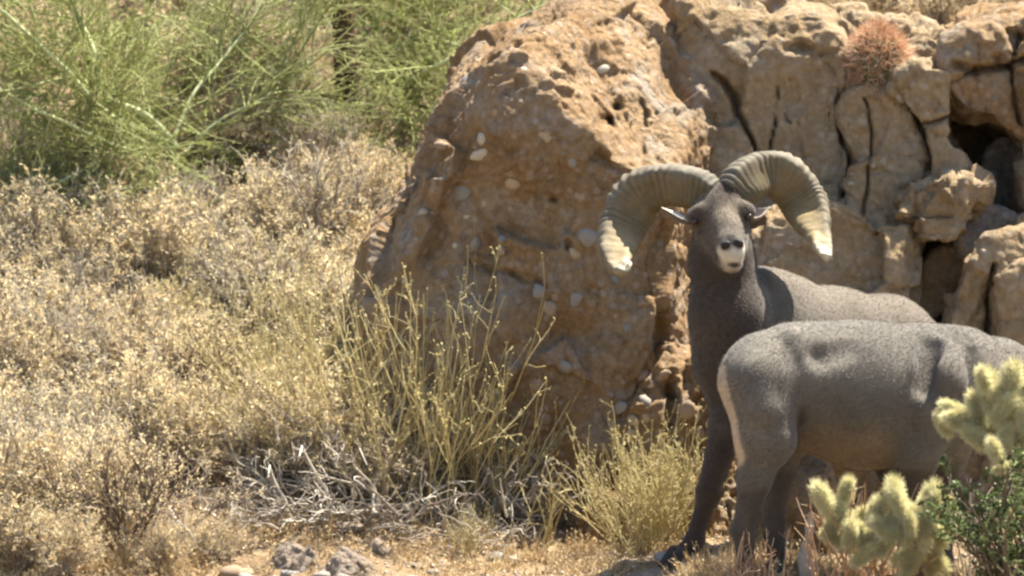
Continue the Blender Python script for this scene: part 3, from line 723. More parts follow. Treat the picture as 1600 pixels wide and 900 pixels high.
C = lerp(C, (0.07, 0.045, 0.034), near(V, at(1138, 300, .42), .045, .5))                                             # dark poll
C = lerp(C, (0.62, 0.58, 0.53), near(V, at(1145, 402, .262), .057, .25))                                             # white muzzle
C = lerp(C, (0.46, 0.40, 0.33), near(V, at(1144, 424, .31), .045, .4))
C = lerp(C, (0.030, 0.026, 0.026), np.maximum(near(V, at(1134, 381, .238), .021, .35), near(V, at(1155, 378, .238), .021, .35)))
C = lerp(C, (0.05, 0.04, 0.036), near(V, at(1144, 374, .245), .018, .4))
qx, qy = pix(V); fr = sstep(.36, .32, V[:, 1])
C = lerp(C, (0.035, 0.027, 0.026), fr * np.exp(-(((qx - 1147) / 11) ** 2 + ((qy - 414 + 0.010 * (qx - 1147) ** 2) / 4.5) ** 2) ** 2) * .95)   # mouth line
C = lerp(C, (0.30, 0.25, 0.20), fr * np.exp(-(((qx - 1147) / 12) ** 2 + ((qy - 424) / 5) ** 2) ** 2) * .6)
C = lerp(C, (0.085, 0.062, 0.05), np.maximum(near(V, at(1088, 344, .385), .042, .6), near(V, at(1171, 338, .385), .034, .6)) * 0.9)
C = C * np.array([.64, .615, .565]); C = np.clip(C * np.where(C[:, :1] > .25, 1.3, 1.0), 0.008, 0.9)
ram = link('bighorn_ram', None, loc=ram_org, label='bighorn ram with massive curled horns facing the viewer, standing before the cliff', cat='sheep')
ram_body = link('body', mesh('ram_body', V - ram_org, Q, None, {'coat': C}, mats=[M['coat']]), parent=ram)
def ram_flow(P):
    f = np.tile(np.array([0.25, 0.25, -0.9]), (len(P), 1)); w = sstep(.55, .8, P[:, 1])[:, None]
    return f * (1 - w) + np.array([0.6, 0.65, -0.35]) * w
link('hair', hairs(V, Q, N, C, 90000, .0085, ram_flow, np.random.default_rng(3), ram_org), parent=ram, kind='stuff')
horn([(1116, 306, .455, 1112, 276, 30), (1088, 295, .49, 1084, 258, 35), (1042, 290, .56, 1034, 250, 38), (1000, 305, .61, 980, 262, 44), (978, 342, .60, 934, 322, 44), (966, 382, .52, 925, 380, 37), (967, 412, .42, 940, 425, 24), (982, 421, .33, 975, 440, 8)],
     ram_org, ram, rings=30, flatb=0.66, seed=5)
horn([(1146, 306, .445, 1124, 280, 32), (1163, 286, .48, 1138, 254, 39), (1196, 271, .55, 1184, 228, 39), (1231, 283, .60, 1256, 240, 42), (1254, 315, .60, 1296, 290, 42), (1268, 348, .54, 1306, 346, 34), (1281, 376, .45, 1310, 378, 21), (1290, 402, .36, 1304, 412, 10)],
     ram_org, ram, rings=30, flatb=0.66, seed=6)
cin, cout = (0.30, 0.25, 0.20), (0.13, 0.105, 0.085)
ear_mesh(at(1080, 344, .42), at(1032, 328, .40), .027, (-0.1, -0.25, 0.9), ram_org, ram, ((0.62, 0.56, 0.48), (0.075, 0.06, 0.05)))
ear_mesh(at(1170, 338, .42), at(1204, 327, .46), .026, (0.2, -0.3, 0.9), ram_org, ram, (cin, cout))
fx = np.array([1.0, 0, 0]); fy = np.array([0, 1.0, 0])
blob('eye', at(1085, 346, .380), (.014, .012, .012), (fx, fy, up), M['eye'], ram, ram_org, 3, 1, 0.0)
blob('eye', at(1170, 339, .380), (.014, .012, .012), (fx, fy, up), M['eye'], ram, ram_org, 3, 2, 0.0)
blob('nostril', at(1134, 383, .232), (.016, .006, .013), (fx + 0.3 * up, fy, up), M['nose'], ram, ram_org, 2, 3)
blob('nostril', at(1155, 380, .232), (.016, .006, .013), (fx - 0.3 * up, fy, up), M['nose'], ram, ram_org, 2, 4)
for c_, f_ in ((rf1, (-.75, -.6)), (rf2, (-.6, -.7)), (rh1, (-.6, -.7)), (rh2, (-.6, -.7))): hoof(c_, f_, ram_org, ram, 1.15)

# ---- the grazing sheep: trunk runs left to right across the ram, head beyond the frame
sideE = nrm(np.array([0.33, -0.94, 0]))
ef1 = g_at(1165, -.20); ef2 = g_at(1212, -.02); ef3 = g_at(1432, .02); ef4 = g_at(1475, .22)
ewe_p = [
    (at(1198, 592, -.09), at(1270, 600, -.02), .150, .172, .06, sideE, .84),
    (at(1270, 602, -.02), at(1350, 617, .06), .178, .222, .06, sideE, .80),
    (at(1350, 617, .06), at(1435, 622, .13), .222, .215, .06, sideE, .80),
    (at(1440, 618, .13), at(1490, 620, .18), .205, .165, .06, sideE, .82),
    (at(1230, 540, -.05), at(1330, 535, .05), .062, .05, .05), (at(1240, 536, -.112), at(1250, 552, -.130), .042, .038, .035), (at(1178, 590, -.20), at(1190, 640, -.23), .064, .060, .05), (at(1476, 556, .03), at(1466, 590, -.02), .050, .050, .04), (at(1462, 590, -.02), at(1448, 640, -.04), .075, .06, .05), (at(1440, 545, .13), at(1510, 545, .19), .06, .06, .06),   # loin, withers
    (at(1495, 590, .18), at(1560, 585, .26), .145, .105, .06), (at(1560, 585, .26), at(1640, 606, .34), .105, .085, .05),     # neck
    (at(1640, 606, .34), at(1690, 640, .38), .080, .075, .04),
    (at(1690, 636, .38), at(1715, 690, .38), .072, .050, .03), (at(1715, 690, .38), at(1728, 735, .37), .048, .036, .025), (at(1700, 680, .38), at(1718, 742, .37), .036, .024, .02),
    # near hind leg
    (at(1188, 600, -.13), at(1196, 680, -.17), .125, .094, .030), (at(1196, 680, -.17), at(1212, 690, -.18), .085, .062, .022),
    (at(1194, 685, -.17), at(1180, 745, -.17), .082, .052, .04), (at(1180, 745, -.17), at(1164, 826, -.17), .052, .036, .03), (at(1158, 828, -.17), at(1163, 836, -.17), .036, .034, .02),
    (at(1163, 836, -.17), at(1166, 905, -.18), .031, .026, .02), (at(1166, 905, -.18), ef1 + [-.01, 0.01, .045], .030, .027, .02),
    # far hind leg
    (at(1215, 610, .04), at(1228, 680, .05), .110, .075, .05), (at(1228, 685, .05), at(1206, 815, .03), .058, .033, .03), (at(1212, 815, .03), at(1213, 890, .0), .033, .027, .02), (at(1213, 890, .0), ef2 + [-.01, .01, .045], .03, .027, .02),
    # fore legs
    (at(1462, 606, .03), at(1436, 705, -.01), .124, .074, .028), (at(1436, 705, .01), at(1430, 800, .02), .060, .038, .03), (at(1430, 800, .02), at(1431, 890, .02), .036, .026, .02), (at(1431, 890, .02), ef3 + [-.01, .01, .045], .03, .027, .02),
    (at(1490, 620, .24), at(1478, 715, .24), .11, .066, .06), (at(1478, 715, .24), at(1474, 810, .23), .056, .036, .03), (at(1474, 810, .23), at(1475, 880, .22), .034, .026, .02), (at(1475, 880, .22), ef4 + [-.01, .01, .045], .03, .027, .02),
    (at(1138, 572, -.13), at(1128, 606, -.15), .018, .010, .02),                          # tail
    (at(1286, 552, -.180), at(1330, 536, -.142), .052, .047, .028, None, 1.0, True),         # hollow before the hip
    (at(1402, 620, -.155), at(1398, 700, -.135), .022, .022, .035, None, 1.0, True), (at(1456, 538, -.006), at(1446, 604, -.080), .034, .034, .034, None, 1.0, True), (at(1524, 552, .042), at(1516, 612, -.005), .024, .026, .035, None, 1.0, True),          # fold behind the shoulder
]
V, Q = body(ewe_p)
N = vnormals(V, Q)
ewe_org = onground(float(at(1320, 900, .0)[0]), .0)
C = np.tile(np.array([0.185, 0.165, 0.142]), (len(V), 1))
C = C * (1 + 0.15 * fbm(V, 6, 3, 177))[:, None]
px, py = pix(V)
C = lerp(C, (0.275, 0.195, 0.125), sstep(640, 720, py) * sstep(1235, 1270, px) * (1 - sstep(1370, 1420, px)))                   # tawny belly
C = lerp(C, (0.17, 0.145, 0.125), (1 - sstep(.07, .15, segd(V, at(1462, 600, -.02), at(1432, 800, .02)))) * .7)
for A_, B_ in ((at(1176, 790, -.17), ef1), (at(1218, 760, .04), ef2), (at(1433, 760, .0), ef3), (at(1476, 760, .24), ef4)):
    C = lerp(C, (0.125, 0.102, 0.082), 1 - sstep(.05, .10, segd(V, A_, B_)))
C = lerp(C, (0.07, 0.045, 0.03), (1 - sstep(.010, .030, segd(V, at(1252, 636, -.16), at(1246, 690, -.17)))) * .85)      # shadow of the flank fold painted into the coat
rump = (1 - sstep(.035, .062, segd(V, at(1114, 585, -.17), at(1150, 705, -.19))))
C = lerp(C, (0.52, 0.42, 0.31), rump * sstep(0.45, 0.0, N[:, 0]))
C = lerp(C, (0.6, 0.54, 0.46), near(V, at(1724, 735, .37), .06, .3))
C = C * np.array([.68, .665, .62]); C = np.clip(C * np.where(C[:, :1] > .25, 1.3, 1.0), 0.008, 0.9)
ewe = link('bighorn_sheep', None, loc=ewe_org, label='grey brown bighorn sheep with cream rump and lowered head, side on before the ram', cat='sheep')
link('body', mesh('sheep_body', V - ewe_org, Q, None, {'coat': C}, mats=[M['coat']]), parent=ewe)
link('hair', hairs(V, Q, N, C, 100000, .0085, lambda P: np.tile(np.array([-0.75, -0.1, -0.5]), (len(P), 1)), np.random.default_rng(4), ewe_org), parent=ewe, kind='stuff')
horn([(1684, 612, .33, 1700, 590, 16), (1672, 585, .30, 1684, 560, 14), (1648, 572, .27, 1645, 540, 10), (1626, 578, .25, 1600, 560, 4)], ewe_org, ewe, rings=16, seed=8)
horn([(1692, 612, .43, 1708, 590, 16), (1680, 585, .46, 1692, 560, 14), (1656, 572, .49, 1653, 540, 10), (1634, 578, .51, 1608, 560, 4)], ewe_org, ewe, rings=16, seed=9)
ear_mesh(at(1668, 628, .32), at(1640, 640, .22), .028, (0.3, -0.6, -0.5), ewe_org, ewe, (cin, cout))
ear_mesh(at(1676, 628, .44), at(1650, 640, .55), .028, (0.3, 0.6, -0.5), ewe_org, ewe, (cin, cout))
blob('eye', at(1702, 650, .312), (.012, .010, .012), (fx, fy, up), M['eye'], ewe, ewe_org, 3, 1, 0.0)
blob('eye', at(1702, 650, .448), (.012, .010, .012), (fx, fy, up), M['eye'], ewe, ewe_org, 3, 1, 0.0)
for c_ in (ef1, ef2, ef3, ef4): hoof(c_, (1, .2), ewe_org, ewe, 1.15)

# ------------------------------------------------------------------ plants: growth helpers
def paths(S, D, L, M_, wob, lift, rng):
    S = np.asarray(S, float); D = nrm(D); L = np.asarray(L, float)
    out = [S]; p = S; d = D
    for _ in range(M_ - 1):
        d = nrm(d + wob * rng.normal(size=d.shape) + lift * np.array([0, 0, 1.0]))
        p = p + d * (L / (M_ - 1))[:, None]; out.append(p)
    return np.stack(out, 1)
def sprout(P, n, t0, t1, rng):
    i = rng.integers(0, len(P), n); m = P.shape[1] - 1
    t = rng.uniform(t0, t1, n) * m; k = np.minimum(t.astype(int), m - 1); f = (t - k)[:, None]
    a, b = P[i, k], P[i, k + 1]
    return a * (1 - f) + b * f, nrm(b - a)
def tubes(P, r0, r1, tint, sides=3):
    n, m, _ = P.shape
    T = nrm(np.gradient(P, axis=1)); ref = np.where(np.abs(T[..., 2:3]) > 0.9, np.array([1.0, 0, 0]), np.array([0, 0, 1.0]))
    A = nrm(np.cross(T, ref)); B = np.cross(T, A)
    R = (np.asarray(r0).reshape(-1, 1) * (1 - np.linspace(0, 1, m)) + np.asarray(r1).reshape(-1, 1) * np.linspace(0, 1, m)) * np.ones((n, 1))
    th = np.arange(sides) * 2 * np.pi / sides
    V = P[:, :, None, :] + R[:, :, None, None] * (np.cos(th)[:, None] * A[:, :, None, :] + np.sin(th)[:, None] * B[:, :, None, :])
    g = np.arange(n * m * sides).reshape(n, m, sides); g2 = np.roll(g, -1, 2)
    Q = np.stack([g[:, :-1], g2[:, :-1], g2[:, 1:], g[:, 1:]], -1).reshape(-1, 4)
    return V.reshape(-1, 3), Q, np.repeat(np.clip(np.asarray(tint) * np.ones(n), 0, 1), m * sides)
def leaves(P, D, l, w, tint, rng, curl=0.35):
    n = len(P); D = nrm(D); S = nrm(np.cross(D, rng.normal(size=(n, 3)))); U = np.cross(D, S)
    l = np.asarray(l).reshape(-1, 1) * np.ones((n, 1)); w = np.asarray(w).reshape(-1, 1) * np.ones((n, 1))
    c = curl * rng.uniform(-1, 1.4, (n, 1)) * l
    mid = P + D * l * 0.5 + U * c
    V = np.stack([P, mid + S * w + U * w * 0.5, mid, mid - S * w + U * w * 0.5, P + D * l * 0.95 + U * c * 0.4], 1).reshape(-1, 3)
    b = np.arange(n)[:, None] * 5
    T = np.concatenate([b + [0, 1, 2], b + [0, 2, 3], b + [1, 4, 2], b + [2, 4, 3]])
    return V, T, np.repeat(np.clip(tint, 0, 1), 5)
class Part:
    def __init__(s): s.V = []; s.Q = []; s.T = []; s.A = []; s.n = 0
    def tubes(s, *a, **k):
        V, Q, A = tubes(*a, **k); s.V.append(V); s.Q.append(Q + s.n); s.A.append(A); s.n += len(V); return s
    def leaves(s, *a, **k):
        V, T, A = leaves(*a, **k); s.V.append(V); s.T.append(T + s.n); s.A.append(A); s.n += len(V); return s
    def mesh(s, name, mat, org=0):
        return mesh(name, np.concatenate(s.V) - org, np.concatenate(s.Q) if s.Q else None, np.concatenate(s.T) if s.T else None, {'tint': np.concatenate(s.A)}, mats=[mat], smooth=bool(s.Q))
def dome_dirs(n, e0, e1, rng):
    a = rng.uniform(0, 2 * np.pi, n); e = np.radians(rng.uniform(e0, e1, n))
    return np.stack([np.cos(a) * np.cos(e), np.sin(a) * np.cos(e), np.sin(e)], -1)
def rd(n, rng): return rng.normal(size=(n, 3))

def brush_meshes(seed, H, leafmat, twigmat, nleaf=3600, lsize=(.014, .032), dens=1.0, ltint=(0.6, 0.24), wr=0.145):
    rng = np.random.default_rng(seed)
    n0 = int(22 * dens); b = rng.normal(size=(n0, 3)) * [.03, .03, 0]
    P0 = paths(b, dome_dirs(n0, 18, 85, rng), H * rng.uniform(.55, .95, n0), 6, .13, .07, rng)
    s, d = sprout(P0, int(150 * dens), .25, 1, rng); P1 = paths(s, d + .55 * rd(len(s), rng) + [0, 0, .15], H * rng.uniform(.25, .5, len(s)), 5, .16, .06, rng)
    s, d = sprout(P1, int(620 * dens), .25, 1, rng); P2 = paths(s, d + .6 * rd(len(s), rng) + [0, 0, .1], H * rng.uniform(.10, .26, len(s)), 4, .18, .05, rng)
    for P in (P0, P1, P2): P[..., 2] = np.maximum(P[..., 2], -0.03)
    st = Part().tubes(P0, .0042, .0022, rng.uniform(.1, .6, len(P0)), sides=4).tubes(P1, .0023, .0013, rng.uniform(.15, .8, len(P1))).tubes(P2, .0014, .0008, rng.uniform(.3, 1, len(P2)))
    me1 = st.mesh('stems', twigmat)
    if nleaf == 0: return me1, None
    s, d = sprout(P2, nleaf, .15, 1, rng)
    n = len(s); l = rng.uniform(*lsize, n)
    lv = Part().leaves(s, d + .9 * rd(n, rng), l, l * wr * rng.uniform(.7, 1.3, n), rng.normal(*ltint, n), rng)
    return me1, lv.mesh('leaves', leafmat)
def shrub(name, meshes, loc, rot, sc, label, cat, group, parts=('stems', 'leaves')):
    o = link(name, None, loc=loc, label=label, cat=cat, group=group)
    o.rotation_euler = (0, 0, rot); o.scale = (sc, sc, sc * 1.0)
    for nm, me in zip(parts, meshes):
        if me is not None: link(nm, me, parent=o, kind='stuff')
    return o

# ------------------------------------------------------------------ dry brush on the left slope
rv = np.random.default_rng(21)
def where(px, py, y):
    if py < 330: return 'under the drooping palo verde' if px < 300 else 'below the dark brown trunk'
    if px > 470: return 'against the boulder side' if y > 1.2 else 'beside the tall broom'
    if y > 2.3: return 'below the forked palo verde limbs' if px < 300 else 'upslope left of the boulder'
    if y > 1.5: return 'above the olive yellow shrubs' if px > 200 else 'halfway up the open slope'
    if y > 1.0: return 'beside the olive yellow shrubs' if px > 180 else 'above the dark stemmed shrub'
    return 'next to the dark stemmed shrub'
def size_word(sc): return 'large' if sc > .98 else 'mid sized' if sc > .84 else 'small'
straw = [brush_meshes(100 + k, .36, M['straw_leaf'], M['grey_twig'] if k % 2 else M['silver_twig'], (4600, 3800, 3000, 4600, 2400)[k], ((.010, .026), (.012, .030), (.008, .020), (.010, .026), (.014, .034))[k], dens=1.3, ltint=((.65, .22), (.55, .25), (.8, .2), (.62, .25), (.5, .25))[k]) for k in range(5)]
olive = [brush_meshes(120 + k, .34, M['olive_leaf'], M['grey_twig'], 4000, (.010, .022), ltint=(.6, .25)) for k in range(3)]
bare = [brush_meshes(140 + k, .36, M['straw_leaf'], M['silver_twig'], 900, (.008, .018), dens=1.0) for k in range(4)]
darkb = [brush_meshes(160 + k, .36, M['straw_leaf'], M['dark_twig'], 1300, (.010, .024), dens=.8) for k in range(2)]
for yy in np.arange(.62, 4.5, .25):
    for xx in np.arange(-2.69, .45, .27):
        x = xx + rv.uniform(-.12, .12); y = yy + rv.uniform(-.11, .11)
        p = onground(x, y); px, py = pix(p)
        if y > 1.0 and y < 3.15 and px > (575 if y > 1.5 else 545): continue                      # the boulder stands there
        if y >= 3.15 and px > 530: continue
        if px > 215 and y < 1.02: continue                                   # grey tangle and open ground
        if px > 430 and y < 1.25: continue
        if y > 2.75 and px < 250 and rv.random() < .75: continue             # shaded ground under the tree
        u = rv.random(); rot = rv.uniform(0, 6.28); sc = rv.uniform(.72, 1.08) * (0.8 if y > 2.6 else 1)
        if 265 < px < 480 and 520 < py < 760 and u < .6:
            shrub('dry_shrub', olive[rv.integers(3)], p, rot, sc * .95, f'{size_word(sc)} olive yellow leafy shrub {where(px, py, y)}', 'shrub', 'olive yellow shrubs on the slope')
        elif u < (.36 if px > 200 else .18):
            shrub('bare_shrub', bare[rv.integers(4)], p, rot, sc, f'{size_word(sc)} pale grey leafless shrub {where(px, py, y)}', 'shrub', 'grey leafless shrubs on the slope')
        else:
            shrub('dry_shrub', straw[rv.integers(5)], p, rot, sc, f'{size_word(sc)} dry shrub with straw leaves {where(px, py, y)}', 'shrub', 'straw coloured shrubs on the slope')
for px, py, k, sc, wh in [(205, 868, 0, 1.02, 'dark stemmed bare shrub at the lower edge of the slope'), (300, 640, 1, .8, 'dark stemmed shrub amid the olive yellow brush'), (115, 800, 1, .7, 'small dark stemmed shrub beside the straw brush by the lower slope')]:
    shrub('dark_shrub', darkb[k], gpt(px, py), 1.0 + k, sc, wh, 'shrub', None)
for px, py, sc in [(30, 897, .62), (95, 900, .52), (-30, 860, .8), (330, 880, .38), (255, 893, .4)]:
    shrub('dry_shrub', straw[rv.integers(5)], gpt(px, py), rv.uniform(0, 6), sc, 'low straw coloured shrub at the foot of the slope', 'shrub', 'low straw shrubs at the foot of the slope')
for px, Y, sc in [(548, 1.7, .7), (556, 2.1, .7), (540, 1.45, .75), (566, 2.5, .7), (580, 2.85, .7), (560, 1.06, .85), (600, 1.0, .6), (515, 1.15, .95), (470, 1.2, 1.0)]:
    shrub('dry_shrub', straw[rv.integers(5)], onground(float(at(px, 800, Y)[0]), Y), rv.uniform(0, 6), sc, 'straw coloured shrub growing between the broom shrubs and the boulder' if Y < 1.3 else 'straw shrub hugging the steep left side of the boulder', 'shrub', 'straw shrubs beside the boulder')
for px, Y, sc in [(1310, 3.75, .5), (1390, 3.9, .55), (1460, 3.7, .5), (1530, 3.8, .55), (1600, 3.75, .5), (1240, 3.9, .5), (1560, 4.3, .6), (1420, 4.3, .6), (1330, 4.4, .6), (1660, 4.0, .6), (1180, 4.4, .6)]:
    x = at(px, 20, Y)[0]
    shrub('dry_shrub', straw[rv.integers(5)] if rv.random() < .5 else olive[rv.integers(3)], onground(x, Y), rv.uniform(0, 6), sc, 'low dry shrub growing above the cliff edge', 'shrub', 'low dry shrubs above the cliff')

for yy in np.arange(4.6, 8.0, .36):
    for xx in np.arange(-2.6, .9, .42):
        x = xx + rv.uniform(-.2, .2); y = yy + rv.uniform(-.2, .2)
        shrub('hill_shrub', (straw, olive, bare, darkb)[int(rv.choice([0, 1, 2, 3, 3]))][int(rv.integers(2))], onground(x, y), rv.uniform(0, 6), rv.uniform(.9, 1.3), 'dry shrub on the hillside beyond the palo verde trees', 'shrub', 'dry shrubs on the hillside beyond the trees')

# ------------------------------------------------------------------ broom shrubs in front of the boulder
def broom_meshes(seed, H, W, n0, curls=1.0):
    rng = np.random.default_rng(seed)
    b = rng.normal(size=(n0, 3)) * [W * .16, W * .12, 0]
    d = dome_dirs(n0, 38, 86, rng); d[:, 0] *= 1.25
    P0 = paths(b, d, H * rng.uniform(.45, 1.05, n0), 8, .055, .05, rng)
    s, d = sprout(P0, int(n0 * 3.4), .25, .95, rng); P1 = paths(s, d + .28 * rd(len(s), rng) + [0, 0, .15], H * rng.uniform(.18, .45, len(s)), 6, .09, .07, rng)
    s, d = sprout(P1, int(n0 * 6), .2, 1, rng); P2 = paths(s, d + .5 * rd(len(s), rng) + [0, 0, .1], H * rng.uniform(.05, .13, len(s)), 5, .30, .08, rng)
    st = Part().tubes(P0, .0030, .0014, rng.uniform(.0, .8, len(P0)), sides=4).tubes(P1, .0017, .0010, rng.uniform(.2, 1, len(P1))).tubes(P2, .0012, .0009, rng.uniform(.3, 1, len(P2)))
    s = np.concatenate([P2[:, -1], P1[:, -1], P2[:, -2]]); n = len(s)
    s2, d2 = sprout(P1, int(n0 * 5), .3, 1, rng)
    s = np.concatenate([s, s2]); n = len(s)
    l = rng.uniform(.006, .014, n)
    lv = Part().leaves(s, rd(n, rng) + [0, 0, .6], l, l * .30, rng.normal(.62, .25, n), rng, .3)
    return st.mesh('stems', M['broom']), lv.mesh('buds', M['olive_leaf'])
BR = 'yellow green broom shrubs'
b1 = broom_meshes(201, .74, .66, 58); b2 = broom_meshes(202, .50, .5, 120); b3 = broom_meshes(203, .58, .5, 42); b4 = broom_meshes(204, .44, .3, 34)
bp = ('stems', 'buds')
shrub('broom_shrub', b1, gpt(640, 800), 0.3, 1.06, 'tall wispy yellow green broom shrub rising before the large boulder', 'shrub', BR, bp)
shrub('broom_shrub', b2, onground(float(at(1010, 850, .84)[0]), .84), 1.0, .82, 'dense yellow green broom tuft at the foot of the orange ledge by the ram leg', 'shrub', BR, bp)
shrub('broom_shrub', b3, gpt(515, 765), 2.0, 1.05, 'spreading yellow green broom shrub between the straw brush and the tall broom', 'shrub', BR, bp)
shrub('broom_shrub', b4, gpt(760, 800), 4.0, 1.05, 'sparse thin broom shrub against the boulder beside the tall one', 'shrub', BR, bp)
shrub('broom_shrub', b3, gpt(440, 700), 4.4, .95, 'yellowish broom shrub growing out of the straw brush', 'shrub', BR, bp)
shrub('broom_shrub', b4, gpt(735, 872), 1.5, .36, 'tiny yellow broom sprig in front of the grey branch tangle', 'shrub', BR, bp)

# ------------------------------------------------------------------ grey dead branch tangles on the ground
def tangle_meshes(seed, W, H, n0):
    rng = np.random.default_rng(seed)
    b = rng.uniform(-1, 1, (n0, 3)) * [W * .5, W * .28, 0] + [0, 0, .01]
    P0 = paths(b, dome_dirs(n0, -5, 65, rng), rng.uniform(.14, .42, n0), 9, .30, -.01, rng)
    s, d = sprout(P0, n0 * 3, .2, 1, rng); P1 = paths(s, d + .8 * rd(len(s), rng), rng.uniform(.05, .2, len(s)), 7, .36, 0.0, rng)
    s, d = sprout(P1, n0 * 3, .2, 1, rng); P2 = paths(s, d + .8 * rd(len(s), rng), rng.uniform(.03, .09, len(s)), 5, .35, 0.0, rng)
    for P in (P0, P1, P2): P[..., 2] = np.clip(P[..., 2], -.01, None) * np.where(P[..., 2] > H, .7, 1)
    p = Part().tubes(P0, rng.uniform(.0030, .0075, n0), .0020, rng.uniform(0, .95, n0), sides=5).tubes(P1, .0026, .0013, rng.uniform(.15, 1, len(P1)), sides=4).tubes(P2, .0015, .0009, rng.uniform(.2, 1, len(P2)))
    return (p.mesh('branches', M['silver_twig']),)
tg = [tangle_meshes(300 + k, .6, .26, 26) for k in range(4)]
for k, (px, py, sc) in enumerate([(470, 800, .95), (590, 800, 1.0), (690, 795, .95), (770, 805, .8), (400, 815, .8), (540, 840, .75), (650, 835, .8), (740, 850, .55), (320, 850, .6), (470, 760, .9), (600, 755, .9)]):
    shrub('branch_tangle', tg[k % 4], gpt(px, py), rv.uniform(0, 6), sc, ('low grey branch tangle beside the olive yellow shrubs' if px < 430 else 'grey branch tangle behind the dark brown stone' if px < 560 else 'grey branch tangle at the base of the tall broom' if px < 700 else 'grey branch tangle against the boulder foot'), 'dead branches', 'tangles of dead grey branches', ('branches',))

# ------------------------------------------------------------------ palo verde trees
def palo_verde(label, limbs, trunk, ntw, seed, spread=1.0, light=0.5, barkdark=None, nsub=150, away=0.0):
    """trunk and limbs: lists of (px, py, Y) with radius; crown grown from the limbs"""
    rng = np.random.default_rng(seed)
    base = np.array([at(*q) for q in trunk[0]])
    g = onground(base[0][0], base[0][1]); base[0] = g - [0, 0, .05]
    root = link('palo_verde_tree', None, loc=g, label=label, cat='tree', group='palo verde trees on the slope')
    tp = Part().tubes(catmull(base, 6, False)[None], trunk[1], trunk[2], np.array([.35]), sides=9)
    link('trunk', tp.mesh('trunk', barkdark or M['verde_bark'], g), parent=root)
    LP = []
    for pts, r0, r1 in limbs:
        c_ = catmull(np.array([at(*q) for q in pts]), 8, False)
        c_ = c_ + 0.008 * np.stack([vnoise(c_, 9, seed), vnoise(c_, 9, seed + 1), vnoise(c_, 9, seed + 2)], -1)
        link('limb', Part().tubes(c_[None], r0, r1, np.array([rng.uniform(.45, .9)]), sides=7).mesh('limb', M['verde_bark'], g), parent=root)
        k = np.linspace(0, len(c_) - 1, 30); i = k.astype(int).clip(0, len(c_) - 2); f = (k - i)[:, None]
        LP.append(c_[i] * (1 - f) + c_[i + 1] * f)
    LP = np.array(LP)
    s, d = sprout(LP, nsub, .22 if barkdark else .08, 1, rng)
    P1 = paths(s, .5 * d + .75 * rd(nsub, rng) + [0, away, .25], spread * rng.uniform(.18, .50, nsub), 7, .13, -.01, rng)
    s, d = sprout(np.concatenate([P1]), ntw // 4, .15, 1, rng)
    P2 = paths(s, d + .55 * rd(len(s), rng), spread * rng.uniform(.12, .30, len(s)), 6, .11, -.02, rng)
    s, d = sprout(P2, ntw, .1, 1, rng)
    P3 = paths(s, d + .6 * rd(ntw, rng), spread * rng.uniform(.06, .18, ntw), 4, .10, -.02, rng)
    tw = Part().tubes(P1, .0042, .0022, rng.uniform(.3, 1, nsub), sides=4).tubes(P2, .0020, .0013, rng.uniform(.1, 1, len(P2))).tubes(P3, .0013, .0009, rng.uniform(.2, 1, ntw))
    link('twigs', tw.mesh('twigs', M['verde_twig'], g), parent=root, kind='stuff')
    nl = int(ntw * 4.5); s, d = sprout(P3, nl, .1, 1, rng)
    l = rng.uniform(.006, .014, nl)
    link('crown', Part().leaves(s, d + .8 * rd(nl, rng), l, l * .28, rng.normal(light, .26, nl), rng, .15).mesh('crown', M['verde_leaf'], g), parent=root, kind='stuff')
    return root
palo_verde('palo verde tree with pale forked limbs drooping over the left slope',
           [([(276, 230, 3.0), (225, 180, 2.95), (165, 148, 2.9), (152, 95, 2.9), (130, 45, 2.95), (100, -30, 3.0)], .016, .008),
            ([(276, 235, 3.0), (200, 192, 2.9), (150, 165, 2.8), (100, 105, 2.75), (40, 50, 2.7), (-40, -10, 2.7)], .011, .006),
            ([(282, 260, 3.0), (210, 240, 2.9), (150, 215, 2.75), (70, 180, 2.65), (-30, 120, 2.6)], .011, .005),
            ([(270, 225, 3.02), (300, 150, 3.1), (350, 90, 3.2), (400, 20, 3.3), (430, -60, 3.4)], .008, .004),
            ([(200, 230, 2.9), (120, 270, 2.75), (50, 300, 2.65), (-30, 320, 2.6)], .009, .004), ([(215, 240, 2.9), (140, 310, 2.7), (60, 345, 2.55), (-30, 360, 2.5)], .008, .004),
            ([(285, 240, 3.0), (340, 190, 3.05), (420, 150, 3.1), (490, 90, 3.2)], .006, .003)],
           ([(285, 345, 3.05), (282, 290, 3.03), (272, 245, 3.0), (268, 222, 3.0)], .030, .020), 5800, 401, 1.0, .44, None, 150, .5)
palo_verde('palo verde tree with a dark brown trunk and bright green crown behind the large boulder',
           [([(540, 70, 4.2), (600, 30, 4.15), (690, 0, 4.1), (780, -60, 4.1)], .014, .006),
            ([(542, 110, 4.2), (610, 135, 4.0), (680, 105, 3.3), (760, 60, 3.25), (850, 5, 3.2)], .013, .005),
            ([(545, 120, 4.2), (600, 180, 4.0), (650, 190, 3.3), (690, 150, 3.2)], .009, .004), ([(600, 180, 3.9), (620, 225, 3.7), (640, 250, 3.5)], .007, .003), ([(545, 130, 4.2), (590, 90, 4.0), (660, 60, 3.8), (720, 70, 3.6)], .008, .003),
            ([(535, 60, 4.3), (470, 20, 4.5), (410, -30, 4.6)], .012, .006),
            ([(535, 100, 4.3), (480, 90, 4.5), (420, 60, 4.6), (370, 10, 4.6)], .010, .005),
            ([(540, 40, 4.25), (600, -20, 4.4), (640, -60, 4.5)], .011, .006)],
           ([(546, 175, 3.62), (540, 110, 3.62), (536, 40, 3.65), (532, -60, 3.7), (520, -160, 3.8)], .045, .036), 7000, 402, .95, .58, M['trunk_brown'])
